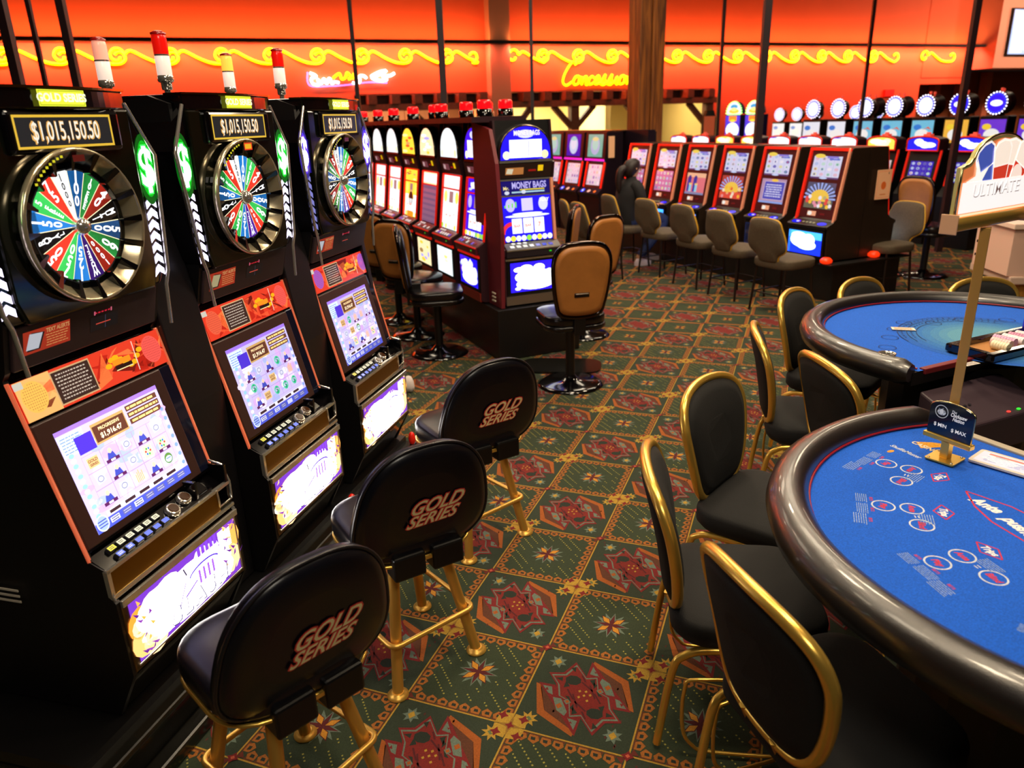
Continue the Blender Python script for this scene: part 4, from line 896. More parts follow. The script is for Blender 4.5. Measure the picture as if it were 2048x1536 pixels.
# ================================================================== CARD TABLES
felt_m = artmat('blue_felt', 0, 1.0, .95, 0, .25)
def arcpts(R_, d0, n=56):
    """D outline: arc of radius R_ closed by the straight dealer side at distance d0 along +x"""
    a = math.acos(min(.98, d0 / R_)); return [(R_ * math.cos(a + (2 * PI - 2 * a) * k / n), R_ * math.sin(a + (2 * PI - 2 * a) * k / n)) for k in range(n + 1)]
def make_table(nm, c, ang, R_, d0, lab):
    r = empty(nm, (c.x, c.y, 0), ang); tag(r, lab, 'card table', 'blue card tables')
    P_ = arcpts(R_ + .04, d0); MB().prism(P_, .76, .815, 'z').build('table_top', m_blk2, r)
    # padded rail
    prof = [(.0, .795), (.0, .835), (.016, .856), (.045, .868), (.075, .862), (.10, .842), (.108, .812), (.098, .78), (.06, .765), (.02, .77)]
    A0 = math.acos(d0 / (R_ + .05)); rings = []; n = 72
    for k in range(n + 1):
        a = A0 + (2 * PI - 2 * A0) * k / n; s_ = 1 if 0 < k < n else .6
        rings.append([((R_ + .0 + (p if 0 < k < n else .054 + (p - .054) * .7)) * math.cos(a), (R_ + (p if 0 < k < n else .054 + (p - .054) * .7)) * math.sin(a), z if 0 < k < n else .815 + (z - .815) * .7) for p, z in prof])
    MB().loft(rings).build('padded_rail', mat('rail_vinyl', (26, 21, 20), .30, bump=.25, nscale=500, spec=1.0, coat=.35), r)
    MB().tube([((R_ - .002) * math.cos(A0 + (2 * PI - 2 * A0) * k / 60), (R_ - .002) * math.sin(A0 + (2 * PI - 2 * A0) * k / 60), .823) for k in range(61)], .004, 6).build('rail_piping', mat('red_piping', (150, 18, 30), .4), r)
    MB().prism([(.30 * math.cos(a_) - .05, .42 * math.sin(a_)) for a_ in [2 * PI * k / 20 for k in range(20)]], 0.0, .76, 'z').build('pedestal', m_blk2, r)
    MB().box(d0 - .02, d0 + .010, -math.sqrt(R_ ** 2 - d0 ** 2) + .02, math.sqrt(R_ ** 2 - d0 ** 2) - .02, .80, .8235).build('dealer_edge', mat('edge_strip', (170, 160, 140), .5) if lab.startswith('near') else mat('edge_red', (110, 24, 30), .5), r, .003)
    return r
# near table: chord normal direction (.9,.44)
aN = math.atan2(.44, .9); RN, dN = .70, .272
tn = make_table('card_table', NT, aN, RN, dN, 'near blue felt card table with printed betting circles and a thick black padded rail')
def tl(c, ang, x, y): d = Vector((x, y)) - c; return (d.x * math.cos(ang) + d.y * math.sin(ang), -d.x * math.sin(ang) + d.y * math.cos(ang))
a = Art(); FELT = (0, 96, 222); PW = (215, 225, 240); PR = (214, 50, 78)
P_ = arcpts(RN + .01, dN); a.poly(P_, FELT)
def n2(x, y): return tl(NT, aN, x, y)
rng = random.Random(2)
seats = [((1.092, 1.973), (1.143, 1.929), (1.080, 1.861), (1.197, 1.877)), ((.965, 1.727), (1.030, 1.707), (1.012, 1.624), (1.100, 1.684)), ((.961, 1.460), (1.031, 1.483), (1.049, 1.395), (1.105, 1.502))]
def polar(p): q = n2(*p); return math.hypot(*q), math.atan2(q[1], q[0])
loc3 = [[n2(*p) for p in s_] for s_ in seats]
base = [(math.hypot(*p), math.atan2(p[1], p[0])) for p in loc3[2]]
for k in (1, 2): loc3.append([(r_ * math.cos(a_ + math.radians(31 * k)), r_ * math.sin(a_ + math.radians(31 * k))) for r_, a_ in base])
for play, ante, blind, trip in loc3:
    th = math.atan2(play[1], play[0]); rot = th + PI / 2   # text up = towards the centre
    er = Vector((math.cos(th), math.sin(th))); et = Vector((-math.sin(th), math.cos(th)))
    for (x, y), tx in ((play, 'Play'), (ante, 'Ante'), (blind, 'Blind')):
        a.ring(x, y, .0295, .0295, .0042, PW, 1); a.text(tx, x, y, .023, (226, 60, 70), rot, .8, .03, .2, L=1)
    m_ = ((ante[0] + blind[0]) / 2, (ante[1] + blind[1]) / 2); dd = Vector((blind[0] - ante[0], blind[1] - ante[1])).normalized()
    for s_ in (-.004, .004): a.line((m_[0] - dd.x * .006 - dd.y * s_, m_[1] - dd.y * .006 + dd.x * s_), (m_[0] + dd.x * .006 - dd.y * s_, m_[1] + dd.y * .006 + dd.x * s_), .003, PW, 1)
    x, y = trip; dia_ = [Vector((x, y)) + er * .024, Vector((x, y)) + et * .040, Vector((x, y)) - er * .024, Vector((x, y)) - et * .040]
    for q in range(4): a.line(dia_[q], dia_[(q + 1) % 4], .0036, PR, 1)
    a.text('Trips', x, y, .026, WHITE, rot, .8, .04, .25, L=1)
    def block(cx, cy, w_, h_, n_):
        sub = Art(); sub.lines(-w_ / 2, -h_ / 2, w_ / 2, h_ / 2, n_, (170, 195, 225), rng, .3, 1, 3)
        ca, sa = math.cos(rot), math.sin(rot)
        for f, c in zip(sub.f, sub.c):
            b_ = len(a.v); 
            for i_ in f: X, Y_, L_ = sub.v[i_]; a.v.append((cx + X * ca - Y_ * sa, cy + X * sa + Y_ * ca, 1))
            a.f.append([b_, b_ + 1, b_ + 2, b_ + 3]); a.c.append(c)
    p0 = Vector(play)
    for o_, q_, w_, h_ in ((.052, .030, .05, .030), (.052, -.030, .06, .030), (.06, -.088, .06, .034)):
        c_ = p0 + er * o_ + et * -q_; block(c_.x, c_.y, w_, h_, 6); d_ = c_ - er * .024 ; a.text('BETS', d_.x, d_.y, .011, (214, 60, 80), rot, .9, .02, L=1)
    c_ = Vector(trip) + er * .045 - et * -.055; block(c_.x, c_.y, .06, .036, 6)
# banner shape with wording
pts = [(1.220, 1.792), (1.285, 1.70), (1.325, 1.58), (1.335, 1.47), (1.315, 1.36), (1.27, 1.37), (1.235, 1.45), (1.21, 1.54), (1.19, 1.63), (1.195, 1.71)]
q = [n2(*p) for p in pts]
for k in range(len(q)): a.line(q[k], q[(k + 1) % len(q)], .005, PR, 1)
for tx, p, ro in (('Ante', (1.226, 1.712), -1.22), ('pushes', (1.240, 1.592), -1.5), ('unless', (1.262, 1.45), -1.62)):
    x, y = n2(*p); a.text(tx, x, y, .048, WHITE, ro - aN, .82, .05, .25, L=1)
x, y = n2(1.188, 2.05); ro = math.atan2(-.0 + 1.988 - 2.111, 1.213 - 1.162) - aN
a.text('ShuffleMaster', x, y, .024, PW, ro, .8, .02, .15, L=1); x, y = n2(1.145, 2.055); a.ell(x, y, .014, .007, (226, 160, 60), 1, 14)
x, y = n2(1.165, 2.04); a.lines(x - .001, y - .001, x + .001, y + .001, 1, PW, rng, .3, 1, 1)
x, y = n2(1.262, 2.075); a.text('CASINO', x, y, .030, (240, 226, 200), ro, .85, .03, L=2)
x, y = n2(1.285, 2.10); a.poly([(x - .05, y - .01), (x - .02, y + .03), (x + .02, y - .0), (x + .05, y - .045), (x + .02, y - .04)], (228, 160, 40), 1); a.text('WIN STAR', x, y - .002, .026, WHITE, ro, .8, .03, L=2) if False else None
a.build('felt', felt_m, tn, (0, 0, .8165), (1, 0, 0), (0, 1, 0), .00035)
# far table
aF = math.atan2(-.908, .418); RF, dF = .672, .175
tf = make_table('card_table', FT, aF, RF, dF, 'far blue felt card table with faint rings, black padded rail and a chip tray')
a = Art(); P_ = arcpts(RF + .01, dF); a.poly(P_, (10, 100, 225))
def f2(x, y): return tl(FT, aF, x, y)
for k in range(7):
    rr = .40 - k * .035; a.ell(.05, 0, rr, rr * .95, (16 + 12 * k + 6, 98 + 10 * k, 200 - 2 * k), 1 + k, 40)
c0 = f2(1.72, 3.16)
for p in [(1.907, 3.479), (1.724, 3.244), (1.64, 3.095), (2.036, 3.454), (1.81, 3.37), (2.20, 3.50), (2.40, 3.47)]:
    x, y = f2(*p); a.ring(x, y, .036, .036, .0028, (40, 50, 90), 9)
for rr in (.37, .33, .29): a.ring(.02, 0, rr, rr, .003, (40, 60, 110), 9, 40, PI * .62, PI * 1.38)
for k in range(26):
    an = PI * .66 + k * PI * .68 / 26
    for rr in (.35, .31): a.line((.02 + rr * math.cos(an), rr * math.sin(an)), (.02 + rr * math.cos(an + .022), rr * math.sin(an + .022)), .008, (50, 74, 120), 9)
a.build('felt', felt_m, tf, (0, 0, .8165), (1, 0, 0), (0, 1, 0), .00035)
ZF = .821
# items on the near table
r = empty('table_sign', (1.270, 1.985, ZF), 0); tag(r, 'brass pole on the near table carrying an arched star sign and a small dark sign', 'sign')
bx = Vector((.45, -.89, 0)).normalized()  # small sign runs to the lower right
rz = math.atan2(bx.y, bx.x)
pl = MB(); pl.loft([[(x, y, z) for x, y in rrect(.082, .082, .006, 2)] for z in (0, .004)], False); o = pl.build('base_plate', m_gold, r); o.rotation_euler = (0, 0, rz + .15)
mb = MB()
for sx in (-.032, .032):
    for sy in (-.032, .032): mb.lathe([(.004, .004), (.004, .006), (0, .007)], 8, (sx, sy, 0))
o2 = mb.build('screw', m_chrome, o)
o = MB().box(-.012, .012, -.012, .012, .004, .06).build('short_post', m_gold, r, .002); o.rotation_euler = (0, 0, rz)
hold = MB().box(-.072, .072, -.012, .012, .053, .068).build('sign_holder', m_gold, r, .002); hold.rotation_euler = (0, 0, rz)
mb = MB(); arch = [(-.066, .066), (.066, .066), (.066, .150)] + [(.066 * math.cos(t_), .150 + .022 * math.sin(t_)) for t_ in [PI * k / 10 for k in range(1, 10)]] + [(-.066, .150)]
mb.prism(arch, -.005, .005, 'y'); pn = mb.build('limit_panel', mat('navy_panel', (14, 26, 44), .15, coat=.5), hold, .001)
MB().tube([(x * 1.0, 0, z) for x, z in arch], .0028, 6, True).build('panel_rim', mat('pale_brass', (190, 180, 130), .2, 1.0), pn)
a = Art(); a.ring(-.030, .140, .020, .020, .0022, (190, 196, 200)); a.ell(-.030, .138, .013, .009, (190, 196, 200)); a.star(-.030, .141, .013, .006, 5, (120, 130, 140), 1); a.ell(-.030, .140, .006, .008, (210, 214, 216), 2)
a.text('The', .006, .150, .010, WHITE, shear=.3); a.text('Chickasaw', .021, .140, .0155, WHITE, bold=.02, shear=.25, sx=.72); a.text('Nation', .022, .128, .0155, WHITE, bold=.02, shear=.25, sx=.8)
a.text('$ MIN', -.028, .098, .015, WHITE, bold=.02); a.text('$ MAX', .028, .094, .015, WHITE, bold=.02)
a.build('limit_lettering', artmat('lettering', .25, 1.0, .5), pn, (0, -.0053, 0), (1, 0, 0), (0, 0, 1), .0003)
# tall post behind the small sign
po = Vector((.010, .018, 0))
mb = MB(); mb.box(-.0125, .0125, -.0125, .0125, .0045, .672); post = mb.build('tall_post', mat('post_brass', (236, 176, 84), .42, .45), r, .0015); post.location = po; post.rotation_euler = (0, 0, rz + .5)
mb = MB()
for z in (.60, .635): mb.cyl((-.0128, -.002, z), (-.0155, -.002, z), .0035, .0035, 8)
mb.build('bolt', m_blk2, post)

aH = math.atan2(.54, .84)
hd_ = MB().loft([[(x, y * 1.0 + .0, z + 0) for x, y, z in [(sx, .020 * math.cos(t_), .695 + .020 * math.sin(t_)) for t_ in [2 * PI * k / 14 for k in range(14)]]] for sx in (-.19, .19)]).build('head_rail', m_gold, r, .001)
hd_.location = (.008, .016, 0); hd_.rotation_euler = (0, 0, aH)
for sx in (-.194, .19): MB().box(sx, sx + .004, -.022, .022, .672, .722).build('end_cap', mat('cap_plastic', (220, 170, 130), .4), hd_, .0015)
ar = [(-.185, .700), (.185, .700), (.185, .835), (.150, .842)] + [(.135 * math.cos(t_), .842 + .068 * math.sin(t_)) for t_ in [PI * k / 16 for k in range(1, 16)]] + [(-.150, .842), (-.185, .835)]
hp = MB().prism(ar, -.007, .007, 'y').build('head_panel', mat('acrylic_edge', (200, 190, 120), .15, coat=.4), hd_, .0015)
MB().tube([(x, -.006, z) for x, z in ar], .0032, 6, True).build('head_rim', mat('pale_brass'), hp)
a = Art(); ar2 = [(x * .96, .76 + (z - .76) * .93) for x, z in ar]; a.poly(ar2, (206, 112, 62))
def fan(x0, ang, col1, col2, L):
    ca, sa = math.cos(ang), math.sin(ang)
    def T(p): return (x0 + p[0] * ca - p[1] * sa, .775 + p[0] * sa + p[1] * ca)
    a.poly([T(p) for p in [(-.034, 0), (.034, 0), (.046, .10), (.030, .118), (0, .124), (-.030, .118), (-.046, .10)]], (255, 246, 236), L)
    a.poly([T(p) for p in [(-.030, .004), (.030, .004), (.036, .055), (-.036, .055)]], col1, L + 1); a.poly([T(p) for p in [(-.036, .058), (.036, .058), (.041, .098), (.028, .113), (0, .118), (-.028, .113), (-.041, .098)]], col2, L + 1)
fan(-.045, .42, (66, 84, 168), (66, 84, 168), 1); fan(.045, -.10, (206, 60, 40), (250, 232, 214), 3); fan(.085, -.42, (206, 60, 40), (250, 232, 214), 5); fan(.005, .08, (206, 60, 40), (250, 232, 214), 7)
a.star(-.105, .800, .058, .020, 5, (255, 250, 240), 9, 1.9); a.ell(.09, .80, .03, .03, (250, 225, 210), 9); a.rect(-.04, .775, .06, .785, (240, 160, 30), 9)
a.rect(-.178, .722, .178, .798, (255, 250, 246), 10)
a.text('ULTIMATE', 0, .772, .044, (110, 84, 80), bold=.012, sx=1.2, L=11); a.text('ULTIMATE', -.0012, .7732, .044, (255, 250, 246), bold=-.004, sx=1.2, L=12)
a.rect(-.18, .704, .18, .712, (250, 120, 60), 10); a.rect(-.18, .714, .18, .720, (255, 236, 190), 10)
a.build('head_artwork', artmat('sign_art', .8, 1.0, .25), hp, (0, -.0075, 0), (1, 0, 0), (0, 0, 1), .0003)
# clear card tray on the near felt
r = empty('paper_tray', (1.415, 1.935, ZF), math.radians(-52)); tag(r, 'clear acrylic tray with white and lilac papers on the near blue table, right edge', 'tray')
MB().loft([[(x, y, 0) for x, y in rrect(.16, .105, .008, 2)], [(x, y, .006) for x, y in rrect(.16, .105, .008, 2)]], False).build('tray', mat('clear_acrylic', (235, 225, 210), .1, coat=.5), r)
a = Art(); a.rect(-.07, -.042, .07, .042, (206, 212, 240)); a.poly([(-.06, -.01), (.01, -.035), (.04, .0), (-.02, .03)], WHITE, 1); a.rect(-.05, .022, .065, .034, (240, 130, 120), 1); a.rect(-.05, .012, .065, .02, WHITE, 1); a.lines(-.05, -.03, .06, .01, 4, (150, 160, 220), random.Random(8), .3, 2)
a.build('papers', artmat('paper_print', .1, 1.0, .5), r, (0, 0, .0065), (1, 0, 0), (0, 1, 0), .0003)
# items on the far table
r = empty('chip_tray', (2.16, 3.05, ZF), math.radians(25)); tag(r, 'dark rimmed dealer tray with tan well and chips on the far blue table', 'tray')
mb = MB(); mb.box(-.30, .30, -.105, -.075, 0, .035); mb.box(-.30, .30, .075, .105, 0, .035); mb.box(-.30, -.265, -.075, .075, 0, .035); mb.box(.265, .30, -.075, .075, 0, .035); mb.build('rim', m_black, r, .008)
MB().box(-.265, .265, -.075, .075, 0, .012).build('well', mat('tan_felt', (170, 116, 60), .8), r)
chips = []
for k, (x, y, n_, c) in enumerate([(-.15, -.02, 6, (236, 224, 190)), (-.105, .0, 7, (226, 190, 190)), (-.06, .01, 8, (200, 150, 190)), (-.015, .0, 8, (236, 226, 230)), (.03, -.01, 9, (190, 120, 160)), (.075, .0, 8, (230, 210, 220))]):
    mb = MB()
    c_ = empty('chip_row', (r.location.x + x * math.cos(math.radians(25)) - y * math.sin(math.radians(25)), r.location.y + x * math.sin(math.radians(25)) + y * math.cos(math.radians(25)), ZF + .0185), math.radians(25))
    tag(c_, 'row of %s casino chips in the dark tray, %s from the left' % (['cream', 'pale pink', 'lilac', 'white', 'mauve', 'pale rose'][k], ORD[k]), 'chips', 'chip rows in the dealer tray')
    for q in range(n_): MB().cyl((0, -.05 + q * .0115, 0.013), (0, -.05 + q * .0115 + .0100, 0.013), .0195, .0195, 16).build('chip', mat('chip_%d' % k, c, .4), c_)
b_ = MB().box(-.04, .04, -.03, .03, 0, .10).build('card_box', mat('blue_box', (50, 44, 190), .4, emis=(40, 30, 200), es=.25)); b_.location = (2.36, 3.22, ZF); b_.rotation_euler = (0, 0, .4); tag(b_, 'small blue card box standing beside the dealer tray at the right edge', 'box')
r = MB(); r.lathe([(.022, 0), (.030, .002), (.031, .035), (.034, .046), (.030, .046), (.027, .036), (.022, .02), (0, .018)], 28); o = r.build('ashtray_cup', m_chrome); o.location = (1.523, 2.868, ZF); o.rotation_euler = (0, 0, 0); tag(o, 'small chrome cup on the far blue table beside its padded rail', 'cup')
for k, (x, y, w_, d_, an, lb) in enumerate([(1.845, 3.365, .10, .045, -.3, 'pale printed card lying near the far edge of the far blue table'), (1.845, 2.83, .075, .03, .4, 'small white card on the near edge of the far blue table beside the sign pole')]):
    o = empty('table_card', (x, y, ZF), an); tag(o, lb, 'card')
    MB().box(-w_ / 2, w_ / 2, -d_ / 2, d_ / 2, 0, .002).build('card', mat('card_white', (226, 214, 200), .6), o)
    a = Art(); a.lines(-w_ * .42, -d_ * .4, w_ * .42, d_ * .4, 4, (206, 130, 40) if k == 0 else (90, 90, 110), random.Random(k), .5, 0, 3); a.build('print', m_print, o, (0, 0, .0023), (1, 0, 0), (0, 1, 0), .0003)
r = empty('shuffler', (1.88, 2.74, 0), math.radians(24)); tag(r, 'dark grey card shuffler unit with red and green lights between the two tables', 'card shuffler')
MB().prism([(-.09, .66), (.12, .74), (.12, .52), (-.09, .52)], -.24, .24, 'x').build('housing', mat('dark_grey_purple', (60, 46, 54), .45), r, .008)
MB().box(-.16, .16, -.02, .06, 0, .53).build('stand', m_blk2, r)
a = Art(); a.ell(.03, .02, .012, .006, (255, 70, 60)); a.ell(.09, .02, .012, .006, (60, 255, 60)); a.ell(-.10, .10, .008, .006, (20, 16, 20), 0); a.ell(-.125, .10, .008, .006, (20, 16, 20), 0)
a.build('indicator_light', artmat('indicators', 1.2, 0, .3), r, (0, -.09, .6615), (1, 0, 0), (0, .21, .08), .0005, .0015)
# counter at the right edge
r = empty('service_counter', (4.16, 5.3, 0), math.radians(-6)); tag(r, 'wooden counter with a pale pink panel at the right edge, behind the far table', 'counter')
MB().box(-.42, 1.2, .02, .5, 0, .56).build('base', m_oak, r)
MB().box(-.52, 1.2, -.04, .56, .56, .62).build('lower_ledge', mat('pale_ledge', (206, 178, 160), .5), r, .01)
MB().box(-.54, 1.2, -.02, .5, .62, .96).build('panel', mat('pale_pink_panel', (226, 186, 166), .45), r, .004)
MB().box(-.56, 1.22, -.05, .56, .96, 1.0).build('top', mat('pale_top', (236, 206, 186), .35), r, .006)
# crumpled white thing on the floor by the far wheel machine
b_ = MB(); b_.lathe([(.0, 0), (.03, .004), (.042, .03), (.038, .06), (.02, .085), (0, .09)], 12); b_.v = [(x * 1.15 + .006 * math.sin(9 * z * 20), y + .006 * math.cos(x * 200), z) for x, y, z in b_.v]
b_.v = [(x, y, z * 1.3) for x, y, z in b_.v]; o = b_.build('crumpled_bag', mat('white_paper', (226, 214, 210), .7)); o.location = (-.735, 4.99, .001); tag(o, 'small crumpled white bag on the carpet behind the farthest wheel machine', 'bag')
# ================================================================== OTHER SLOT BANKS
m_trimred = mat('lit_red_edge', (255, 60, 40), .15, .5, emis=(255, 34, 20), es=.42)
m_trimwarm = mat('lit_warm_edge', (255, 200, 160), .15, .5, emis=(255, 110, 80), es=.25)
m_maroon = mat('maroon_panel', (84, 22, 34), .3, coat=.3)
def slab(par, nm, m, x0, x1, A, B, th=.012, out=.0, bev=0.0):
    """sloping slab between profile points A and B = (y, z); th thick, proud of the profile by out"""
    d = Vector((0, B[0] - A[0], B[1] - A[1])); L_ = d.length; d.normalize(); n = Vector((1, 0, 0)).cross(d)
    P0 = Vector((0, A[0], A[1])); mb = MB(); v = [P0 + d * s_ + n * k + Vector((x, 0, 0)) for k in (out - th, out) for s_ in (0, L_) for x in (x0, x1)]
    mb.add(v, [(0, 2, 3, 1), (4, 5, 7, 6), (0, 1, 5, 4), (2, 6, 7, 3), (0, 4, 6, 2), (1, 3, 7, 5)]); return mb.build(nm, m, par, bev)
def putart(a, nm, m, par, A, B, eps=.0006, out=.0):
    d = Vector((0, B[0] - A[0], B[1] - A[1])); return a.build(nm, m, par, (0, A[0], A[1]), (1, 0, 0), d, eps, out + .0008)
BR = lambda rng, pal: rng.choice(pal)
def art_payglass(a, x0, y0, x1, y1, bg, fg, rng, n=5):
    a.rect(x0, y0, x1, y1, bg); w_, h_ = x1 - x0, y1 - y0
    for k in range(n): a.ell(x0 + w_ * rng.uniform(.1, .9), y0 + h_ * rng.uniform(.1, .9), w_ * rng.uniform(.05, .16), h_ * rng.uniform(.05, .12), BR(rng, fg), 1, 10)
THEMES = {'white': ((225, 238, 240), [(255, 250, 200), (240, 245, 255), (250, 220, 120), (255, 255, 255)]), 'gold': ((250, 214, 60), [(230, 90, 40), (255, 240, 160), (140, 60, 20), (200, 150, 90)]),
          'blue': ((30, 14, 225), [(255, 255, 255), (210, 215, 255), (240, 220, 120), (180, 190, 255)]), 'cream': ((245, 220, 170), [(255, 255, 255), (150, 120, 70), (255, 200, 60), (160, 160, 230)]), 'dark': ((96, 74, 104), [(120, 96, 120), (90, 70, 100)])}
def arched_machine(th, seed, mainth=None, twin=False):
    """upright reel machine with an arched top glass; front at y = 0 facing -y, stands on a .41 m base"""
    r = empty('slot_machine'); rng = random.Random(seed); bg, fg = THEMES[th]; bg2, fg2 = THEMES[mainth or th]; W_ = .235
    prof = [(.03, .42), (.0, .44), (.0, .80), (-.012, .815), (-.012, .86), (.05, .90), (.11, 1.37), (.10, 1.38), (.08, 1.49), (.10, 1.50), (.14, 1.80), (.34, 1.80), (.34, .42)]
    for sg in (-1, 1): MB().prism(prof, sg * W_ - .008, sg * W_ + .008, 'x').build('side_panel', mat('maroon_side', (48, 22, 30), .4), r)
    MB().prism([(y + .012, z) for y, z in prof], -W_ + .01, W_ - .01, 'x').build('cabinet_body', m_blk2, r)
    # arched top glass
    arch = [(-.21, 1.515), (.21, 1.515)] + [(.21 * math.cos(t_), 1.53 + .225 * math.sin(t_) ** .8) for t_ in [PI * k / 14 for k in range(15)]]
    d = Vector((0, .04, .3)).normalized()
    mb = MB(); mb.prism([(x * 1.08, 1.505 + (z - 1.505) * 1.06) for x, z in arch], .085, .34, 'y'); ab = mb.build('arch_housing', m_blk2, r, .006)
    MB().tube([(x * 1.03, .088, z + (.004 if z > 1.52 else -.004)) for x, z in arch], .008, 6, True).build('arch_trim', mat('dark_chrome', (120, 100, 90), .15, 1.0), ab)
    a = Art(); a.poly(arch, bg)
    if th in ('white', 'blue'):
        a.rect(-.135, 1.53, .135, 1.66, (255, 255, 255), 1); a.rect(.02, 1.54, .03, 1.65, (190, 190, 230), 2); a.ell(0, 1.70, .07, .03, (255, 250, 235) if th == 'white' else (205, 205, 255), 2)
        a.lines(-.12, 1.54, .12, 1.65, 7, (225, 225, 245), rng, .3, 2, 4); a.ell(-.16, 1.55, .03, .03, (240, 240, 200), 1); a.ell(.16, 1.55, .03, .03, (240, 230, 170), 1)
    else:
        for k in range(7): a.ell(rng.uniform(-.12, .12), 1.54 + k * .025, rng.uniform(.04, .10), .013, BR(rng, fg), 1)
    if twin: a.text('MONEY BAGS', .01, 1.705, .05, (120, 90, 240), L=3, bold=.05, sx=.7); a.text('MONEY BAGS', .01, 1.706, .05, (240, 236, 255), L=4, bold=.02, sx=.7)
    a.build('top_glass', m_lit2, ab, (0, .083, 0), (1, 0, 0), (0, 0, 1), .0008)
    MB().box(-.22, .22, .08, .10, 1.495, 1.512).build('glass_rail', m_chrome if twin else mat('dark_chrome'), ab)
    # info strip
    sp = slab(r, 'info_strip', m_maroon if not twin else mat('info_dark', (46, 30, 26), .35), -.222, .222, (.106, 1.385), (.082, 1.487), .01, .004)
    a = Art(); a.rect(-.17, .025, -.02, .078, (190, 120, 60) if twin else (120, 60, 70)); a.poly([(-.165, .035), (-.115, .03), (-.105, .068), (-.155, .072)], (226, 214, 180) if twin else (210, 170, 170), 1); a.rect(.10, .045, .145, .09, (255, 205, 10), 1); a.rect(.02, .045, .085, .06, (150, 10, 10), 1)
    putart(a, 'card_reader', m_lit1, sp, (.106, 1.385), (.082, 1.487), .0006, .005)
    # upper glass + main glass on the slope
    A_, B_ = (.052, .905), (.110, 1.368); L_ = math.hypot(.058, .463)
    a = Art(); art_payglass(a, -.205, L_ * .76, .205, L_ * .985, bg, fg, rng, 6)
    if th == 'blue': a.ell(0, L_ * .88, .15, .03, (245, 245, 255), 3)
    elif th != 'gold': a.rect(-.19, L_ * .79, .19, L_ * .96, (255, 255, 255), 3) if th != 'white' or seed % 2 else [a.ell(x, L_ * .87, .045, .035, (255, 250, 235), 3) for x in (-.12, 0, .12)]
    if twin:
        a = Art(); a.rect(-.205, L_ * .76, .205, L_ * .985, (22, 12, 110)); a.text('Mr.', -.165, L_ * .87, .035, (255, 235, 160), L=2, bold=.03); a.text('MONEY BAGS', .03, L_ * .905, .066, (120, 100, 220), L=2, bold=.05, sx=.72); a.text('MONEY BAGS', .03, L_ * .907, .066, (205, 196, 255), L=3, bold=.02, sx=.72)
        a.rect(-.05, L_ * .83, .16, L_ * .85, (240, 220, 50), 2); a.rect(-.12, L_ * .79, .16, L_ * .815, (180, 220, 240), 2); a.ell(-.16, L_ * .80, .02, .014, (230, 235, 255), 2); a.ell(-.02, L_ * .805, .02, .014, (230, 235, 255), 3)
    putart(a, 'upper_glass', m_lit2 if not twin else m_lit1, r, A_, B_, .0006, .0)
    a = Art(); a.rect(-.205, L_ * .01, .205, L_ * .735, bg2)
    if mainth != 'dark' and th != 'dark':
        a.ell(-.14, L_ * .60, .04, .05, (255, 236, 110) if th != 'blue' else (180, 170, 255), 1); a.ell(.14, L_ * .60, .04, .05, (250, 220, 90) if th != 'blue' else (200, 200, 255), 1); a.rect(-.045, L_ * .50, .05, L_ * .70, (150, 110, 110) if not twin else (196, 186, 236), 2)
        if th == 'blue': a.ell(0, L_ * .42, .19, .012, (230, 235, 255), 2); a.ell(.0, L_ * .455, .13, .008, (240, 240, 255), 2)
        else: a.rect(-.19, L_ * .10, .19, L_ * .47, (240, 246, 250), 1)
        for k, x in enumerate((-.095, 0, .095)):
            a.rect(x - .042, L_ * .14, x + .042, L_ * .38, (255, 255, 255), 3); a.rect(x - .045, L_ * .14, x - .0425, L_ * .38, (120, 110, 170), 4)
            a.text('7' if k == 2 else 'BAR', x, L_ * .26, .05 if k == 2 else .03, (226, 120, 110), L=4, bold=.03)
        for k in range(9): a.ell(-.18 + k * .045, L_ * .06, .022, .022, BR(rng, [(255, 235, 60), (240, 240, 240), (140, 210, 60), (255, 255, 255), (250, 200, 220)]), 5, 10)
        if th == 'gold': a.ell(0, L_ * .38, .09, .09, (255, 190, 30), 2); a.ell(0, L_ * .38, .07, .07, (40, 20, 20), 3) ; a.rect(-.1, .0, .1, L_ * .12, (240, 140, 30), 6)
        if twin:
            for k in range(4): a.rect(-.19 + k * .03, L_ * .56, -.178 + k * .03, L_ * .60 + .008 * k, (110, 200, 40), 3)
            a.text('PLAY', .15, L_ * .66, .035, (240, 235, 190), L=4, bold=.03); a.ring(-.20 + .06, L_ * .14, .09, .09, .03, (210, 40, 60), 2, 12, 0, PI)
    else:
        for k in range(6): a.rect(-.2, L_ * (.05 + .11 * k), .2, L_ * (.05 + .11 * k) + .03, (110 + 5 * k, 84, 110), 1)
    putart(a, 'reel_glass', m_lit2, r, A_, B_, .0006, .0)
    edge = m_trimred
    for sg in (-1, 1): slab(r, 'lit_edge', edge if (sg < 0 or not twin) else m_trimwarm, sg * .224 - .010, sg * .224 + .010, (.046, .90), (.106, 1.372), .02, .008)
    for s_ in (.745, 1.0): slab(r, 'lit_rail', m_trimred if not twin else m_chrome, -.222, .222, (.052 + .058 * s_ - .001, .905 + .463 * s_ - .006), (.052 + .058 * s_ + .001, .905 + .463 * s_ + .006), .01, .008)
    # deck
    dk = MB().prism([(-.03, .80), (-.034, .862), (.05, .905), (.06, .80)], -.232, .232, 'x').build('button_deck', m_maroon if not twin else mat('deck_dark', (40, 34, 40), .3), r, .006)
    a = Art()
    for k in range(7): a.rect(-.19 + k * .055, .02, -.155 + k * .055, .05, BR(rng, [(235, 235, 225), (250, 250, 245), (60, 40, 44), (70, 90, 220)]))
    for k in range(3): a.ell(-.15 + k * .05, .072, .018, .012, (240, 240, 235), 1, 10)
    putart(a, 'buttons', m_lit1, dk, (-.034, .862), (.05, .905), .0008, .002)
    MB().box(-.232, .232, -.037, -.028, .852, .862).build('deck_rail', m_trimred if not twin else m_chrome, dk)
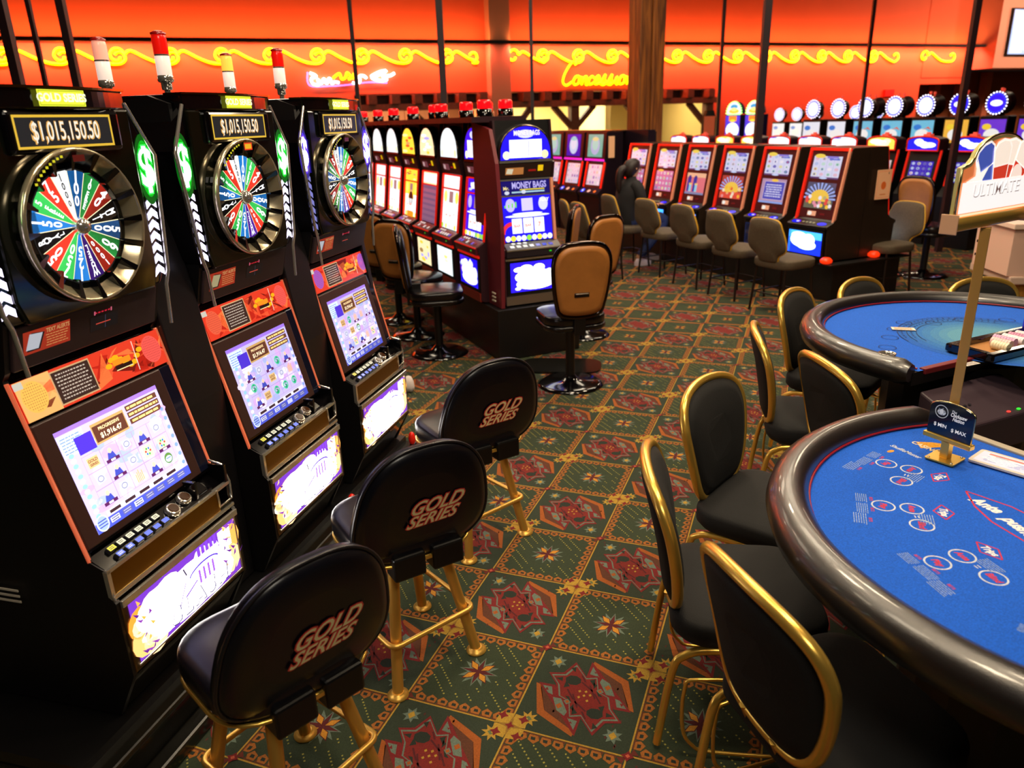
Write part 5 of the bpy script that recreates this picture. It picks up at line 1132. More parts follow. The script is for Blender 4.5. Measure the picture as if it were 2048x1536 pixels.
    a = Art(); a.ell(.14, .83, .012, .006, (40, 200, 40)); a.build('deck_light', m_lit1, dk, (0, -.0345, 0), (1, 0, 0), (0, 0, 1), .0005)
    # belly
    bd = MB().box(-.225, .225, -.006, .02, .50, .775).build('belly_door', m_blk2, r, .004)
    a = Art(); art_payglass(a, -.195, .525, .195, .755, bg, fg, rng, 7)
    if th == 'blue':
        for x, y, rx, ry in ((-.06, .70, .06, .035), (.05, .705, .05, .03), (.0, .64, .16, .06), (-.12, .70, .05, .02), (.02, .585, .17, .05), (.14, .64, .05, .05)): a.ell(x, y, rx, ry, (250, 250, 255), 3)
    a.build('belly_glass', m_lit4 if twin else m_lit2, bd, (0, -.0075, 0), (1, 0, 0), (0, 0, 1), .0006)
    MB().box(-.235, .235, -.012, .02, .775, .79).build('belly_rail', m_trimred if not twin else m_chrome, bd)
    MB().box(-.235, .235, -.01, .02, .425, .495).build('kick_plate', mat('kick_red', (120, 34, 24), .4) if not twin else mat('kick_steel', (150, 140, 130), .3, .8), bd)
    # beacon on top
    return r
CORN = Vector((-.091, 5.624, 0)); RZR = math.atan2(-.4, .917) # filled below
def b2(l, d_, z=0): return CORN + L2 * l + D2 * d_ + Vector((0, 0, z))
# row machines face -L2 : local -y = -L2 -> y = L2, x = y cross z
RZL = math.atan2(-D2.y, -D2.x)
THR = ['blue', 'white', 'cream', 'gold', 'white', 'white', 'white', 'cream', 'white']
protos = {}
for k in range(9):
    th = THR[k]; key = (th, k == 2)
    if key not in protos: o = arched_machine(th, 40 + k, 'dark' if k == 2 else None); protos[key] = o
    else: o = dup(protos[key])
    o.location = b2(-.055 + .034, .287 + .235 + k * .5948); o.rotation_euler = (0, 0, RZL)
    tag(o, '%s arched machine from the near end of the middle bank, left row, %s glass' % (ORD[k], {'blue': 'blue', 'white': 'pale', 'cream': 'grey' if k == 2 else 'cream', 'gold': 'golden'}[th]), 'slot machine', 'arched slot machines in the middle bank')
em = arched_machine('blue', 77, None, True); em.location = b2(.335, .06); em.rotation_euler = (0, 0, math.atan2(L2.y, L2.x))
tag(em, 'arched blue and white slot machine facing the camera at the end of the middle bank', 'slot machine', 'arched slot machines in the middle bank')
r = empty('slot_bank_base', b2(0, 0), math.atan2(L2.y, L2.x)); tag(r, 'dark base and central cabinets of the middle bank, with three slots in its end panel', 'machine base')
MB().box(.0, .72, 0.0, 5.75, 0, .41).build('plinth', mat('base_dark', (14, 11, 12), .4), r, .006)
MB().box(.36, .70, .62, 5.7, .412, 1.78).build('rear_cabinet', mat('maroon_side'), r, .01)
mb = MB(); mb.prism([(.03, .415), (-.0, 1.0), (.06, 1.5), (.16, 1.74), (.5, 1.80), (.5, .415)], .045, .075, 'x'); mb.build('end_side_panel', mat('maroon_bright', (110, 30, 40), .45), r)
for z in (.235, .262, .289): MB().box(.40, .47, -.004, .002, z, z + .008).build('vent_slot', mat('pale_slot', (200, 190, 170), .4), r)
for k in range(3): MB().box(.02, .03, .10, .16, .46 + k * .03, .47 + k * .03).build('side_vent', mat('pale_slot'), r)
MB().box(-.05, .25, .25, 5.75, 1.79, 1.83).build('top_board', mat('maroon_side'), r)
def beacon():
    b_ = empty('beacon'); MB().lathe([(.062, 0), (.062, .05), (.05, .055)], 20).build('base', m_black, b_)
    MB().lathe([(.050, .055), (.054, .06), (.054, .105), (.046, .118), (0, .12)], 20).build('lens', mat('beacon_red', (220, 10, 14), .15, emis=(255, 10, 20), es=1.1), b_); return b_
bc = beacon(); bc['category'] = 'beacon light'
spots = [(.10, .36, ''), (.16, .9, ''), (.10, 1.35, ''), (.14, 1.65, ''), (.12, 2.25, ''), (.12, 2.95, ''), (.12, 3.6, ''), (.12, 4.3, ''), (.12, 5.0, ''), (.30, .40, ''), (.22, .42, '')]
for k, (l, d_, lb) in enumerate(spots[:9] + [(.36, .95, ''), (.30, .42, '')]):
    o = bc if k == 0 else dup(bc); o.location = b2(l, d_, 1.832 if l < .25 else 1.832)
    o['label'] = 'red beacon on top of the middle bank, %s' % (['directly above the near end machine', '%s along the left row' % ORD[min(k, 8)]][0 if k in (0,) else 1]) if k < 9 else ['red beacon on the right side of the middle bank top, second from the near end', 'red beacon at the near end of the middle bank top, right one of the pair'][k - 9]
    o['group'] = 'red beacons on the middle bank'
MB().box(.25, .42, .3, 1.1, 1.785, 1.83).build('beacon_shelf', mat('maroon_side'), r)

# ---- bank 3
D3 = Vector((-.40813, .91292, 0)); N3 = Vector((-.91292, -.40813, 0)); RZ3 = math.atan2(-D3.y, -D3.x)
def grid_art(a, x0, y0, x1, y1, rng, bg, cols=4, rows=4):
    a.rect(x0, y0, x1, y1, bg); w_ = (x1 - x0) / cols; h_ = (y1 - y0) / rows
    for c in range(cols):
        for r_ in range(rows):
            cx, cy = x0 + (c + .5) * w_, y0 + (r_ + .5) * h_
            a.ell(cx, cy, w_ * .3, h_ * .32, BR(rng, [(236, 190, 210), (200, 225, 215), (235, 225, 170), (190, 200, 240), (120, 110, 190), (250, 240, 250)]), 2, 9)
            if rng.random() < .5: a.rect(cx - w_ * .12, cy - h_ * .2, cx + w_ * .1, cy + h_ * .15, BR(rng, [(90, 90, 170), (190, 100, 130), (120, 170, 160)]), 3)
        a.rect(x0 + c * w_ - .001, y0, x0 + c * w_ + .001, y1, (150, 150, 200), 3)
def slant_machine(seed, kind):
    r = empty('slot_machine'); rng = random.Random(seed); W_ = .25
    prof = [(.03, .40), (.02, .70), (.0, .715), (.0, .735), (.075, .765), (.12, .80), (.23, 1.44), (.25, 1.455), (.46, 1.455), (.46, .40)]
    for sg in (-1, 1): MB().prism(prof, sg * W_ - .009, sg * W_ + .009, 'x').build('side_panel', mat('cabinet_brown', (44, 32, 24), .3, noise=.2, nscale=4), r)
    MB().prism([(y + .012, z) for y, z in prof], -W_ + .01, W_ - .01, 'x').build('cabinet_body', m_blk2, r)
    A_, B_ = (.118, .79), (.230, 1.44); L_ = math.hypot(.112, .65)
    slab(r, 'face_panel', mat('face_maroon', (74, 26, 30), .3), -.22, .22, A_, B_, .01, .003)
    a = Art(); grid_art(a, -.185, L_ * .60, .165, L_ * .90, rng, (226, 222, 250)); a.ell(-.11, L_ * .90, .065, .02, (255, 220, 90), 4); a.rect(-.02, L_ * .87, .12, L_ * .90, (150, 130, 225), 3); a.rect(.02, L_ * .845, .14, L_ * .865, (110, 120, 220), 4); a.rect(-.185, L_ * .575, .165, L_ * .60, (110, 70, 120), 1); a.ell(-.02, L_ * .585, .05, .01, (210, 220, 255), 2)
    putart(a, 'upper_screen', m_lit1, r, A_, B_, .0007, .004)
    a = Art(); x0, x1, y0, y1 = -.19, .165, L_ * .14, L_ * .52
    if kind in ('sun', 'fruit'):
        a.rect(x0, y0, x1, y1, (90, 84, 110) if kind == 'fruit' else (190, 70, 60))
        for k in range(13):
            an = PI * k / 12; a.poly([(-.01, y0 + .10), (-.01 + .2 * math.cos(an - .06), y0 + .1 + .15 * math.sin(an - .06)), (-.01 + .2 * math.cos(an + .06), y0 + .1 + .15 * math.sin(an + .06))], (170, 185, 250), 1) if 0 <= y0 + .1 + .15 * math.sin(an) <= y1 + .02 else None
        a.ell(-.01, y0 + .10, .12, .085, (255, 205, 80), 2); a.rect(x0, y0, x1, y0 + .07, (235, 80, 60) if kind == 'sun' else (110, 104, 84), 3)
        for k in range(16): a.ell(rng.uniform(x0 + .02, x1 - .02), y0 + rng.uniform(.02, .12), .022, .02, BR(rng, [(240, 90, 60), (255, 235, 200), (255, 190, 60), (240, 150, 150)] if kind == 'sun' else [(240, 80, 70), (250, 240, 250), (255, 200, 60), (240, 150, 170), (200, 180, 120)]), 4, 9)
    elif kind == 'text':
        a.rect(x0, y0, x1, y1, (190, 150, 180)); a.rect(x0 + .05, y0 + .04, x1 - .02, y1 - .03, (84, 80, 190), 1); a.frame(x0 + .045, y0 + .035, x1 - .015, y1 - .025, .004, (230, 215, 240), 2); a.lines(x0 + .07, y0 + .06, x1 - .04, y1 - .05, 6, (225, 222, 250), rng, .5, 3, 4); a.ell(0, y1 - .015, .05, .015, (255, 205, 80), 4); a.rect(x0, y0, x1, y0 + .02, (150, 170, 235), 3)
    elif kind == 'bars':
        a.rect(x0, y0, x1, y1, (236, 120, 130)); a.rect(x0, y1 - .05, x1, y1, (255, 190, 150), 1)
        for x in (-.13, -.02): a.rect(x - .035, y0 + .03, x + .03, y1 - .06, (62, 56, 160), 2); a.ell(x, y1 - .06, .03, .03, (62, 50, 140), 2); a.rect(x + .005, y0 + .03, x + .05, y0 + .13, (150, 215, 240), 3); a.rect(x, y0 + .11, x + .055, y0 + .13, (250, 210, 120), 4)
        a.rect(x0, y0, x1, y0 + .025, (140, 140, 180), 3)
    else: grid_art(a, x0, y0, x1, y1, rng, (214, 120, 170), 5, 4); a.ell(-.1, y1, .06, .015, (255, 200, 80), 4)
    putart(a, 'lower_screen', m_lit1, r, A_, B_, .0007, .004)
    a = Art(); a.rect(-.12, L_ * .03, -.01, L_ * .10, (250, 170, 130)); a.ell(-.09, L_ * .065, .028, .02, (255, 250, 240), 1); a.rect(.04, L_ * .05, .10, L_ * .08, (110, 16, 20)); putart(a, 'card_reader', m_lit1, r, A_, B_, .0007, .004)
    for sg in (-1, 1): slab(r, 'lit_edge', m_trimred if sg < 0 else m_trimwarm, sg * .238 - .010, sg * .238 + .010, (.10, .765), (.228, 1.45), .03, .016, .003)
    slab(r, 'lit_edge', m_trimred, -.25, .25, (.225, 1.425), (.232, 1.452), .02, .012)
    dk = MB().prism([(-.01, .70), (-.01, .735), (.10, .775), (.10, .70)], -.245, .245, 'x').build('button_deck', m_blk2, r, .006)
    a = Art(); 
    for x in (-.17, .16): a.ell(x, .05, .055, .03, (20, 20, 255)); a.ell(x + .02, .05, .018, .012, (200, 210, 255) if x < 0 or seed % 2 else (40, 40, 255), 1)
    for k in range(4): a.ell(-.08 + k * .045, .055, .015, .012, (150, 140, 100), 1, 8)
    putart(a, 'buttons', m_lit2, dk, (-.01, .735), (.10, .775), .0008, .002)
    bd = MB().box(-.235, .235, .0, .03, .43, .69).build('belly_door', m_blk2, r, .004)
    if kind != 'text':
        a = Art(); a.rect(-.215, .45, .215, .67, (10, 40, 245)); a.rect(-.215, .60, .215, .67, (60, 150, 255), 1); a.rect(-.215, .45, -.19, .67, (30, 90, 255), 1)
        for x, y, rx, ry in ((-.05, .58, .14, .07), (.02, .54, .13, .05), (-.08, .62, .10, .04), (.05, .59, .08, .06)): a.ell(x, y, rx, ry, (225, 250, 255), 2)
        a.build('belly_glass', m_lit4, bd, (0, -.0015, 0), (1, 0, 0), (0, 0, 1), .0007)
    else:
        a = Art(); a.frame(-.215, .45, .215, .67, .006, (20, 40, 90)); a.rect(-.209, .456, .209, .664, (8, 14, 40)); a.build('belly_glass', m_lit1, bd, (0, -.0015, 0), (1, 0, 0), (0, 0, 1), .0007)
    return r
P3 = Vector((2.87, 7.689, 0)); KD = ['fruit', 'text', 'sun', 'bars', 'grid', 'grid2']
LK = ['fruit and ray artwork', 'blue text message screen', 'red sun artwork', 'two blue towers shown', 'pink symbol grid', 'behind the seated person']
for k in range(6):
    o = slant_machine(60 + k, KD[k]); o.location = P3 + D3 * (.6517 * k - .245) + Vector((0, 0, 0)); o.rotation_euler = (0, 0, RZ3)
    tag(o, '%s slant machine from the right in the red-lit bank, %s' % (ORD[k], LK[k]), 'slot machine', 'red-edged slant slot machines in the right bank')
# back-to-back partners and base
r = empty('slot_bank_base', P3 - D3 * .52, RZ3 + PI); tag(r, 'black base under the right bank of red-edged slant machines', 'machine base')
# local x = D3 direction here, local y = N3 (front)
MB().box(-.03, 3.85, -1.02, -.10, 0, .395).build('plinth', mat('base_black', (12, 10, 10), .5), r)
pr = slant_machine(99, 'grid')
for k in range(6):
    o = pr if k == 0 else dup(pr); o.location = P3 + D3 * (.6517 * k - .245) - N3 * .935; o.rotation_euler = (0, 0, RZ3 + PI)
    tag(o, '%s machine from the camera in the far-facing row behind the right bank, back toward us' % ORD[k], 'slot machine', 'far-facing slot machines of the right bank')
r = empty('notice', P3 - D3 * .531 - N3 * .66 + Vector((0, 0, 1.1)), math.atan2(-N3.y, -N3.x)); tag(r, 'orange paper notice taped on the brown cabinet side at the right bank end', 'notice')
MB().box(-.10, .10, -.004, -.001, -.14, .14).build('paper', mat('paper_orange', (250, 196, 150), .7, emis=(240, 150, 100), es=.12), r)
a = Art(); a.frame(-.085, -.125, .085, .125, .003, (220, 120, 60)); a.ell(0, -.01, .034, .038, (235, 110, 40)); a.rect(.05, .095, .06, .115, (60, 50, 50)); a.rect(-.04, -.10, .04, -.09, (220, 130, 70)); a.build('print', artmat('notice_print', .1, 1.0, .6), r, (0, -.0045, 0), (1, 0, 0), (0, 0, 1), .0008)
m_pump = mat('orange_lamp', (255, 60, 20), .3, emis=(255, 50, 10), es=.8)
for k, (o_, lb) in enumerate(((.02, 'small glowing orange-red knob at the lower front corner of the brown cabinet side'), (-.62, 'small glowing orange-red knob at the lower rear corner of the brown cabinet side'))):
    mb = MB(); mb.lathe([(.03, 0), (.055, .012), (.058, .035), (.035, .058), (0, .062)], 16); o = mb.build('corner_knob', m_pump); o.location = P3 - D3 * .56 + N3 * (o_) + Vector((0, 0, .396 if k == 0 else .396)); tag(o, lb, 'knob', 'orange-red knobs at the end of the right bank')
mb = MB(); mb.box(-.06, .1, -1.02, .06, .38, .395); o = mb.build('base_ledge', mat('base_black')); o.location = P3 - D3 * .6; o.rotation_euler = (0, 0, RZ3 + PI); tag(o, 'black ledge sticking out below the brown cabinet side of the right bank', 'ledge')

# ---- bank 5: arched lens tops seen over the right bank
RZ5 = math.atan2(-.896, .444); D5 = Vector((.444, -.896, 0)); N5 = Vector((-.896, -.444, 0))
def lens_machine(seed, th):
    r = empty('slot_machine'); rng = random.Random(seed); W_ = .26
    MB().prism([(.03, 0), (.0, .66), (.12, .80), (.2, 1.22), (.2, 1.25), (.46, 1.25), (.46, 0)], -W_, W_, 'x').build('cabinet_body', m_blk2, r)
    arch = [(-.235, 1.24), (.235, 1.24), (.235, 1.37)] + [(.235 * math.cos(t_), 1.37 + .055 * math.sin(t_)) for t_ in [PI * k / 8 for k in range(1, 8)]] + [(-.235, 1.37)]
    tb = MB().prism(arch, .12, .34, 'y').build('top_housing', mat('maroon_side'), r, .01)
    MB().tube([(x, .118, z) for x, z in arch], .010, 6, True).build('top_trim', m_trimwarm if seed % 2 else m_trimred, tb)
    bg = {'w': (250, 246, 255), 'y': (255, 210, 80), 'b': (30, 30, 220)}[th]
    a = Art(); a.poly([(x * .93, 1.25 + (z - 1.25) * .9) for x, z in arch], bg)
    for k in range(5): a.ell(rng.uniform(-.1, .1), rng.uniform(1.30, 1.36), rng.uniform(.06, .12), .035, (255, 255, 255) if th != 'y' or k % 2 else (255, 240, 190), 1)
    if th == 'w': a.rect(-.2, 1.385, -.05, 1.40, (90, 60, 210), 2)
    a.build('top_glass', m_lit2, tb, (0, .1165, 0), (1, 0, 0), (0, 0, 1), .001)
    a = Art(); L_ = .43; grid_art(a, -.17, .04, .17, .30, rng, {'w': (225, 225, 205), 'y': (230, 200, 190), 'b': (70, 40, 190)}[th], 4, 4); putart(a, 'screen', m_lit1, r, (.12, .80), (.2, 1.22), .001, .003)
    for sg in (-1, 1): slab(r, 'lit_edge', m_trimred, sg * .24 - .012, sg * .24 + .012, (.11, .79), (.2, 1.24), .02, .012)
    MB().box(-.05, .05, .18, .26, 1.425, 1.452).cyl((-.0, .22, 1.45), (0, .22, 1.475), .03, .028, 10).build('beacon', mat('beacon_salmon', (230, 110, 90), .3, emis=(255, 70, 50), es=.5), r)
    return r
TH5 = 'wwyywwwybb'; LB5 = []
pz = {}
for k in range(10):
    key = TH5[k]
    if key not in pz: o = lens_machine(k, key); pz[key] = o
    else: o = dup(pz[key])
    o.location = Vector((3.41, 15.309, 0)) + Vector((.289, -.583, 0)) * k + N5 * .12 * 1; o.rotation_euler = (0, 0, RZ5)
    tag(o, '%s round-shouldered bright-topped machine from the left, seen over the right bank, %s top' % (ORD[k], {'w': 'white', 'y': 'golden', 'b': 'blue'}[key]), 'slot machine', 'bright-topped slot machines behind the right bank')
# ---- bank 6/7: round bulb-ringed toppers
m_bulb = mat('bulb', (255, 255, 255), .3, emis=(240, 235, 255), es=3.0); m_bulbg = mat('bulb_green', (200, 255, 200), .3, emis=(150, 255, 120), es=2.6)
def round_machine(seed, th, back=False, s=1.0):
    r = empty('slot_machine'); rng = random.Random(seed)
    MB().box(-.25, .25, .02, .46, 0, 1.16).build('cabinet_body', m_blk2, r)
    tb = MB().box(-.24, .24, .10, .34, 1.16, 1.62).build('upper_cabinet', m_blk2, r, .01)
    if not back:
        bg = {'w': (245, 245, 255), 't': (120, 200, 230), 'o': (255, 190, 70), 'v': (120, 60, 220)}[th]
        a = Art(); a.rect(-.22, 1.18, .22, 1.57, bg); a.ell(0, 1.32, .14, .10, (255, 250, 245), 1); a.ell(-.1, 1.45, .08, .05, (60, 130, 220) if th in 'tw' else (255, 215, 60), 2)
        if th == 't': a.poly([(.0, 1.40), (.12, 1.46), (.19, 1.40), (.10, 1.43)], (235, 90, 40), 3)
        a.build('upper_glass', m_lit1, tb, (0, .0985, 0), (1, 0, 0), (0, 0, 1), .001)
    hs = MB(); hs.cyl((0, .10, 1.83), (0, .26, 1.83), .19, .15, 28); hs.box(-.05, .05, .14, .24, 1.62, 1.70); hd2 = hs.build('round_topper', mat('topper_back', (44, 14, 18), .4), r)
    if not back:
        a = Art(); core = (50, 20, 230) if th in 'vo' else (225, 228, 255)
        if th == 'c': core = (255, 190, 110)
        a.ell(0, 1.83, .165, .165, (60, 70, 230)); a.ell(0, 1.83, .145, .145, core, 1); a.ell(0, 1.83, .105, .05 if th in 'vo' else .11, (252, 250, 255), 2)
        a.build('topper_glass', m_lit2, hd2, (0, .0985, 0), (1, 0, 0), (0, 0, 1), .001)
        mb = MB()
        for k in range(22): an = 2 * PI * k / 22; c = (.178 * math.cos(an), .10, 1.83 + .178 * math.sin(an)); mb.lathe([(.0, -.012), (.013, -.006), (.013, .006), (0, .012)], 6, c)
        mb.build('bulb_ring', m_bulb, hd2)
    MB().cyl((0, .2, 1.99), (0, .2, 2.03), .012, .012, 8).cyl((0, .2, 2.03), (0, .2, 2.07), .026, .022, 10).build('beacon', mat('beacon_salmon'), r)
    return r
TH6 = 'wwttttvo'; TH6 = ['w', 'w', 't', 't', 't', 'o', 'v', 'v']; pz = {}
for k in range(8):
    key = TH6[k]
    if key not in pz: o = round_machine(k, key); pz[key] = o
    else: o = dup(pz[key])
    o.location = Vector((6.607, 16.868, 0)) + Vector((.289, -.583, 0)) * k + N5 * .0 + N5 * .10; o.rotation_euler = (0, 0, RZ5)
    tag(o, '%s big bulb-ringed round topper machine from the left, %s' % (ORD[k], {'w': 'white topper and glass', 't': 'white topper, turquoise glass', 'o': 'violet topper, orange glass', 'v': 'violet topper and glass'}[key]), 'slot machine', 'round-topped slot machines in the back')
bk_ = round_machine(50, 'w', True)
for k in range(6):
    o = bk_ if k == 0 else dup(bk_); o.location = Vector((6.607, 16.868, 0)) + Vector((.289, -.583, 0)) * (k + 1.5) - N5 * .88; o.rotation_euler = (0, 0, RZ5 + PI)
    tag(o, '%s dark-backed round topper machine from the left, facing away, between the lit round toppers' % ORD[k], 'slot machine', 'round-topped machines facing away')
for k, lb in ((0, 'pinkish'), (1, 'golden'), (2, 'partly hidden'), (4, 'pale'), (5, 'orange tinted')):
    o = dup(pz['w'] if k else pz['w']); o.location = Vector((7.859, 22.7, -.11)) + Vector((.289, -.583, 0)) * k; o.location.z = 0; o.rotation_euler = (0, 0, RZ5); o.scale = (1, 1, .94)
    tag(o, 'small distant round-topped machine in the farthest row, %s from the left' % ORD[[0, 1, 2, 4, 5].index(k)], 'slot machine', 'farthest round-topped slot machines')
# arch pair with green bulbs
def arch_machine():
    r = empty('slot_machine'); MB().box(-.26, .26, .05, .45, 0, 1.25).build('cabinet_body', m_blk2, r)
    tb = MB().box(-.25, .25, .08, .3, 1.25, 1.76).build('upper_cabinet', mat('navy_cabinet', (20, 14, 60), .4), r)
    a = Art(); a.rect(-.24, 1.26, .24, 1.75, (70, 50, 200)); a.ell(0, 1.42, .22, .17, (255, 255, 255), 1); a.rect(-.13, 1.62, .13, 1.74, (250, 130, 40), 2); a.ell(0, 1.63, .09, .03, (255, 205, 60), 3); a.build('upper_glass', m_lit2, tb, (0, .0785, 0), (1, 0, 0), (0, 0, 1), .001)
    ar = [(-.25, 1.78), (.25, 1.78)] + [(.25 * math.cos(t_), 1.80 + .25 * math.sin(t_)) for t_ in [PI * k / 14 for k in range(15)]]
    hp_ = MB().prism(ar, .10, .22, 'y').build('arch_topper', mat('navy_cabinet'), r)
    a = Art(); a.poly([(x * .95, z) for x, z in ar], (225, 240, 225)); a.ell(0, 1.84, .17, .05, (255, 190, 60), 1); a.ell(0, 1.94, .12, .05, (60, 150, 200), 1); a.ell(0, 1.88, .10, .04, (255, 225, 130), 2); a.build('arch_glass', m_lit2, hp_, (0, .0985, 0), (1, 0, 0), (0, 0, 1), .001)
    mb = MB()
    for x, z in ar[2:] + [(-.2 + .05 * k, 1.775) for k in range(9)]: mb.lathe([(0, -.018), (.018, -.008), (.018, .008), (0, .018)], 6, (x, .10, z))
    mb.build('bulb_ring', m_bulbg, hp_); MB().cyl((0, .16, 2.05), (0, .16, 2.10), .02, .02, 8).build('beacon', mat('beacon_salmon'), r); return r
am = arch_machine(); am.location = (5.357, 18.64, 0); am.rotation_euler = (0, 0, RZ5); tag(am, 'machine with a green-bulbed arch topper, left one of the pair', 'slot machine', 'green-arched slot machines')
o = dup(am); o.location = (5.357 + .289, 18.64 - .583, 0); tag(o, 'machine with a green-bulbed arch topper, right one of the pair beside the dark post', 'slot machine', 'green-arched slot machines')
# dark chair-back like cabinet left of the arch pair + poster
b_ = MB().prism([(-.14, 0), (.14, 0), (.14, 1.7), (.08, 1.88), (-.08, 1.88), (-.14, 1.7)], -.12, .12, 'y').build('kiosk', m_dark); b_.location = (5.05, 19.4, 0); tag(b_, 'dark narrow kiosk left of the green-lit arch machines', 'kiosk')
b_ = MB().box(-.12, .12, -.01, .01, 1.15, 1.75).build('poster_stand', mat('poster_orange', (220, 110, 70), .6, emis=(220, 90, 50), es=.2)); b_.location = (4.75, 18.2, 0); b_.rotation_euler = (0, 0, -.3); tag(b_, 'orange poster panel left of the green-lit arch machines', 'poster')
# ---- bank 4: twin screen machines left of the timber column
def twin_machine(seed):
    r = empty('slot_machine'); rng = random.Random(seed)
    MB().prism([(.04, 0), (.02, .60), (-.02, .66), (.08, .74), (.16, 1.12), (.12, 1.16), (.16, 1.58), (.46, 1.58), (.46, 0)], -.29, .29, 'x').build('cabinet_body', mat('cabinet_violet_black', (26, 14, 24), .35), r)
    a = Art(); a.rect(-.21, .05, .21, .39, (20, 16, 190) if seed == 1 else (110, 190, 170)); a.ell(0, .22, .13, .14, (210, 225, 255) if seed == 1 else (190, 190, 230), 1); a.ell(0, .24, .09, .09, (240, 235, 255) if seed == 1 else (180, 225, 210), 2); a.ell(0, .32, .09, .03, (150, 220, 220) if seed == 1 else (240, 225, 150), 3)
    putart(a, 'upper_screen', m_lit1, r, (.12, 1.16), (.16, 1.58), .001, .004)
    a = Art(); grid_art(a, -.19, .04, .19, .36, rng, (225, 215, 230), 5, 4); putart(a, 'lower_screen', m_lit1, r, (.08, .74), (.16, 1.12), .001, .004)
    for sg in (-1, 1): slab(r, 'lit_edge', m_trimred, sg * .25 - .014, sg * .25 + .014, (.08, .74), (.16, 1.13), .02, .012)
    slab(r, 'lit_rail', mat('lit_magenta', (230, 40, 200), .3, emis=(230, 30, 200), es=1.0), -.28, .28, (.125, 1.15), (.128, 1.18), .02, .012)
    a = Art(); a.ell(-.18, .05, .05, .04, (40, 60, 255)); a.ell(-.18, .05, .02, .016, WHITE, 1); a.ell(.0, .05, .04, .03, (240, 170, 150)); a.ell(.17, .05, .03, .025, (255, 110, 40)); putart(a, 'buttons', m_lit2, r, (-.02, .66), (.08, .74), .001, .003)
    return r
for k in range(3):
    o = twin_machine(k); o.location = Vector((1.141, 12.922, 0)) + Vector((.289, -.583, 0)) * (k - 1) + N5 * .13; o.rotation_euler = (0, 0, RZ5)
    tag(o, ['twin-screen machine peeking out right behind the end machine of the middle bank', 'twin-screen machine with a blue upper screen, left of the seated person', 'twin-screen machine with a green upper screen, just left of the seated person'][k], 'slot machine', 'twin-screen slot machines behind')
mb = MB(); mb.box(-1.1, 1.4, .47, .6, 0, 1.60); mb.box(-1.1, .82, .14, .47, 1.582, 1.60); o = mb.build('bank_divider', mat('cabinet_violet_black')); o.location = (1.141, 12.922, 0); o.rotation_euler = (0, 0, RZ5); tag(o, 'dark dividing panel behind the twin-screen machines, beside the timber column', 'divider')
b_ = MB().box(-.28, .28, -.2, .2, 0, 1.56).build('dark_cabinet', m_dark); b_.location = (2.12, 12.7, 0); b_.rotation_euler = (0, 0, .35); tag(b_, 'plain dark cabinet between the twin-screen machines and the timber column', 'cabinet')
b_ = MB().box(-.05, .05, -.01, .01, 1.2, 1.52).build('paper_slip', mat('paper_orange')); b_.location = (1.66, 12.12, 0); b_.rotation_euler = (0, 0, .35); tag(b_, 'small pale paper hanging beside the green upper screen', 'paper')

# ================================================================== SEATED PERSON
def skin(name, nodes, edges, m, parent, lv=2):
    me = bpy.data.meshes.new(name); me.from_pydata([n[0] for n in nodes], edges, []); me.update()
    o = bpy.data.objects.new(name, me); COL.objects.link(o); o.parent = parent
    md = o.modifiers.new('skin', 'SKIN'); md.use_smooth_shade = True
    sv = me.skin_vertices[0].data if len(me.skin_vertices) else None
    for i, n in enumerate(nodes):
        rr = n[1] if isinstance(n[1], tuple) else (n[1], n[1]); sv[i].radius = rr; sv[i].use_root = (i == 0)
    sb = o.modifiers.new('sub', 'SUBSURF'); sb.levels = lv; sb.render_levels = lv
    me.materials.append(m); return o
def skinv(name, nodes, edges, m, parent, lv=2):
    bm = bmesh.new(); ly = bm.verts.layers.skin.verify(); vs = []
    for i, n in enumerate(nodes):
        v = bm.verts.new(n[0]); rr = n[1] if isinstance(n[1], tuple) else (n[1], n[1]); v[ly].radius = rr; v[ly].use_root = (i == 0); vs.append(v)
    for a_, b_ in edges: bm.edges.new((vs[a_], vs[b_]))
    me = bpy.data.meshes.new(name); bm.to_mesh(me); bm.free(); o = bpy.data.objects.new(name, me); COL.objects.link(o); o.parent = parent
    md = o.modifiers.new('skin', 'SKIN'); md.use_smooth_shade = True; sb = o.modifiers.new('sub', 'SUBSURF'); sb.levels = lv; sb.render_levels = lv
    me.materials.append(m); return o
pr_ = empty('person', (1.54, 9.55, 0), math.radians(20 - 90)); tag(pr_, 'person with dark tied-back hair, dark jacket and blue jeans seated at a slot machine', 'person')
# local +y = facing the machine
nodes = [((0, -.02, .56), (.15, .11)), ((0, -.03, .72), (.13, .095)), ((0, .0, .90), (.16, .10)), ((0, .02, 1.00), (.10, .07)), ((0, .03, 1.07), .05), ((0, .05, 1.12), .055), ((0, .055, 1.19), (.075, .09)), ((0, .06, 1.26), (.06, .07)),
         ((-.17, .02, .97), .055), ((-.25, .06, .76), .045), ((-.17, .26, .72), .036), ((-.13, .34, .75), .026),
         ((.17, .02, .97), .055), ((.25, .06, .76), .045), ((.17, .26, .72), .036), ((.13, .34, .75), .026),
         ((-.10, .10, .57), .09), ((-.12, .42, .55), .065), ((-.12, .40, .30), .05), ((-.13, .30, .10), .038), ((-.13, .40, .04), .036),
         ((.10, .10, .57), .09), ((.12, .42, .55), .065), ((.12, .30, .30), .05), ((.12, .08, .12), .038), ((.12, .14, .04), .036)]
edges = [(0, 1), (1, 2), (2, 3), (3, 4), (4, 5), (5, 6), (6, 7), (3, 8), (8, 9), (9, 10), (10, 11), (3, 12), (12, 13), (13, 14), (14, 15), (0, 16), (16, 17), (17, 18), (18, 19), (19, 20), (0, 21), (21, 22), (22, 23), (23, 24), (24, 25)]
m_skin = mat('skin', (206, 150, 120), .5)
skinv('body', nodes, edges, m_skin, pr_)
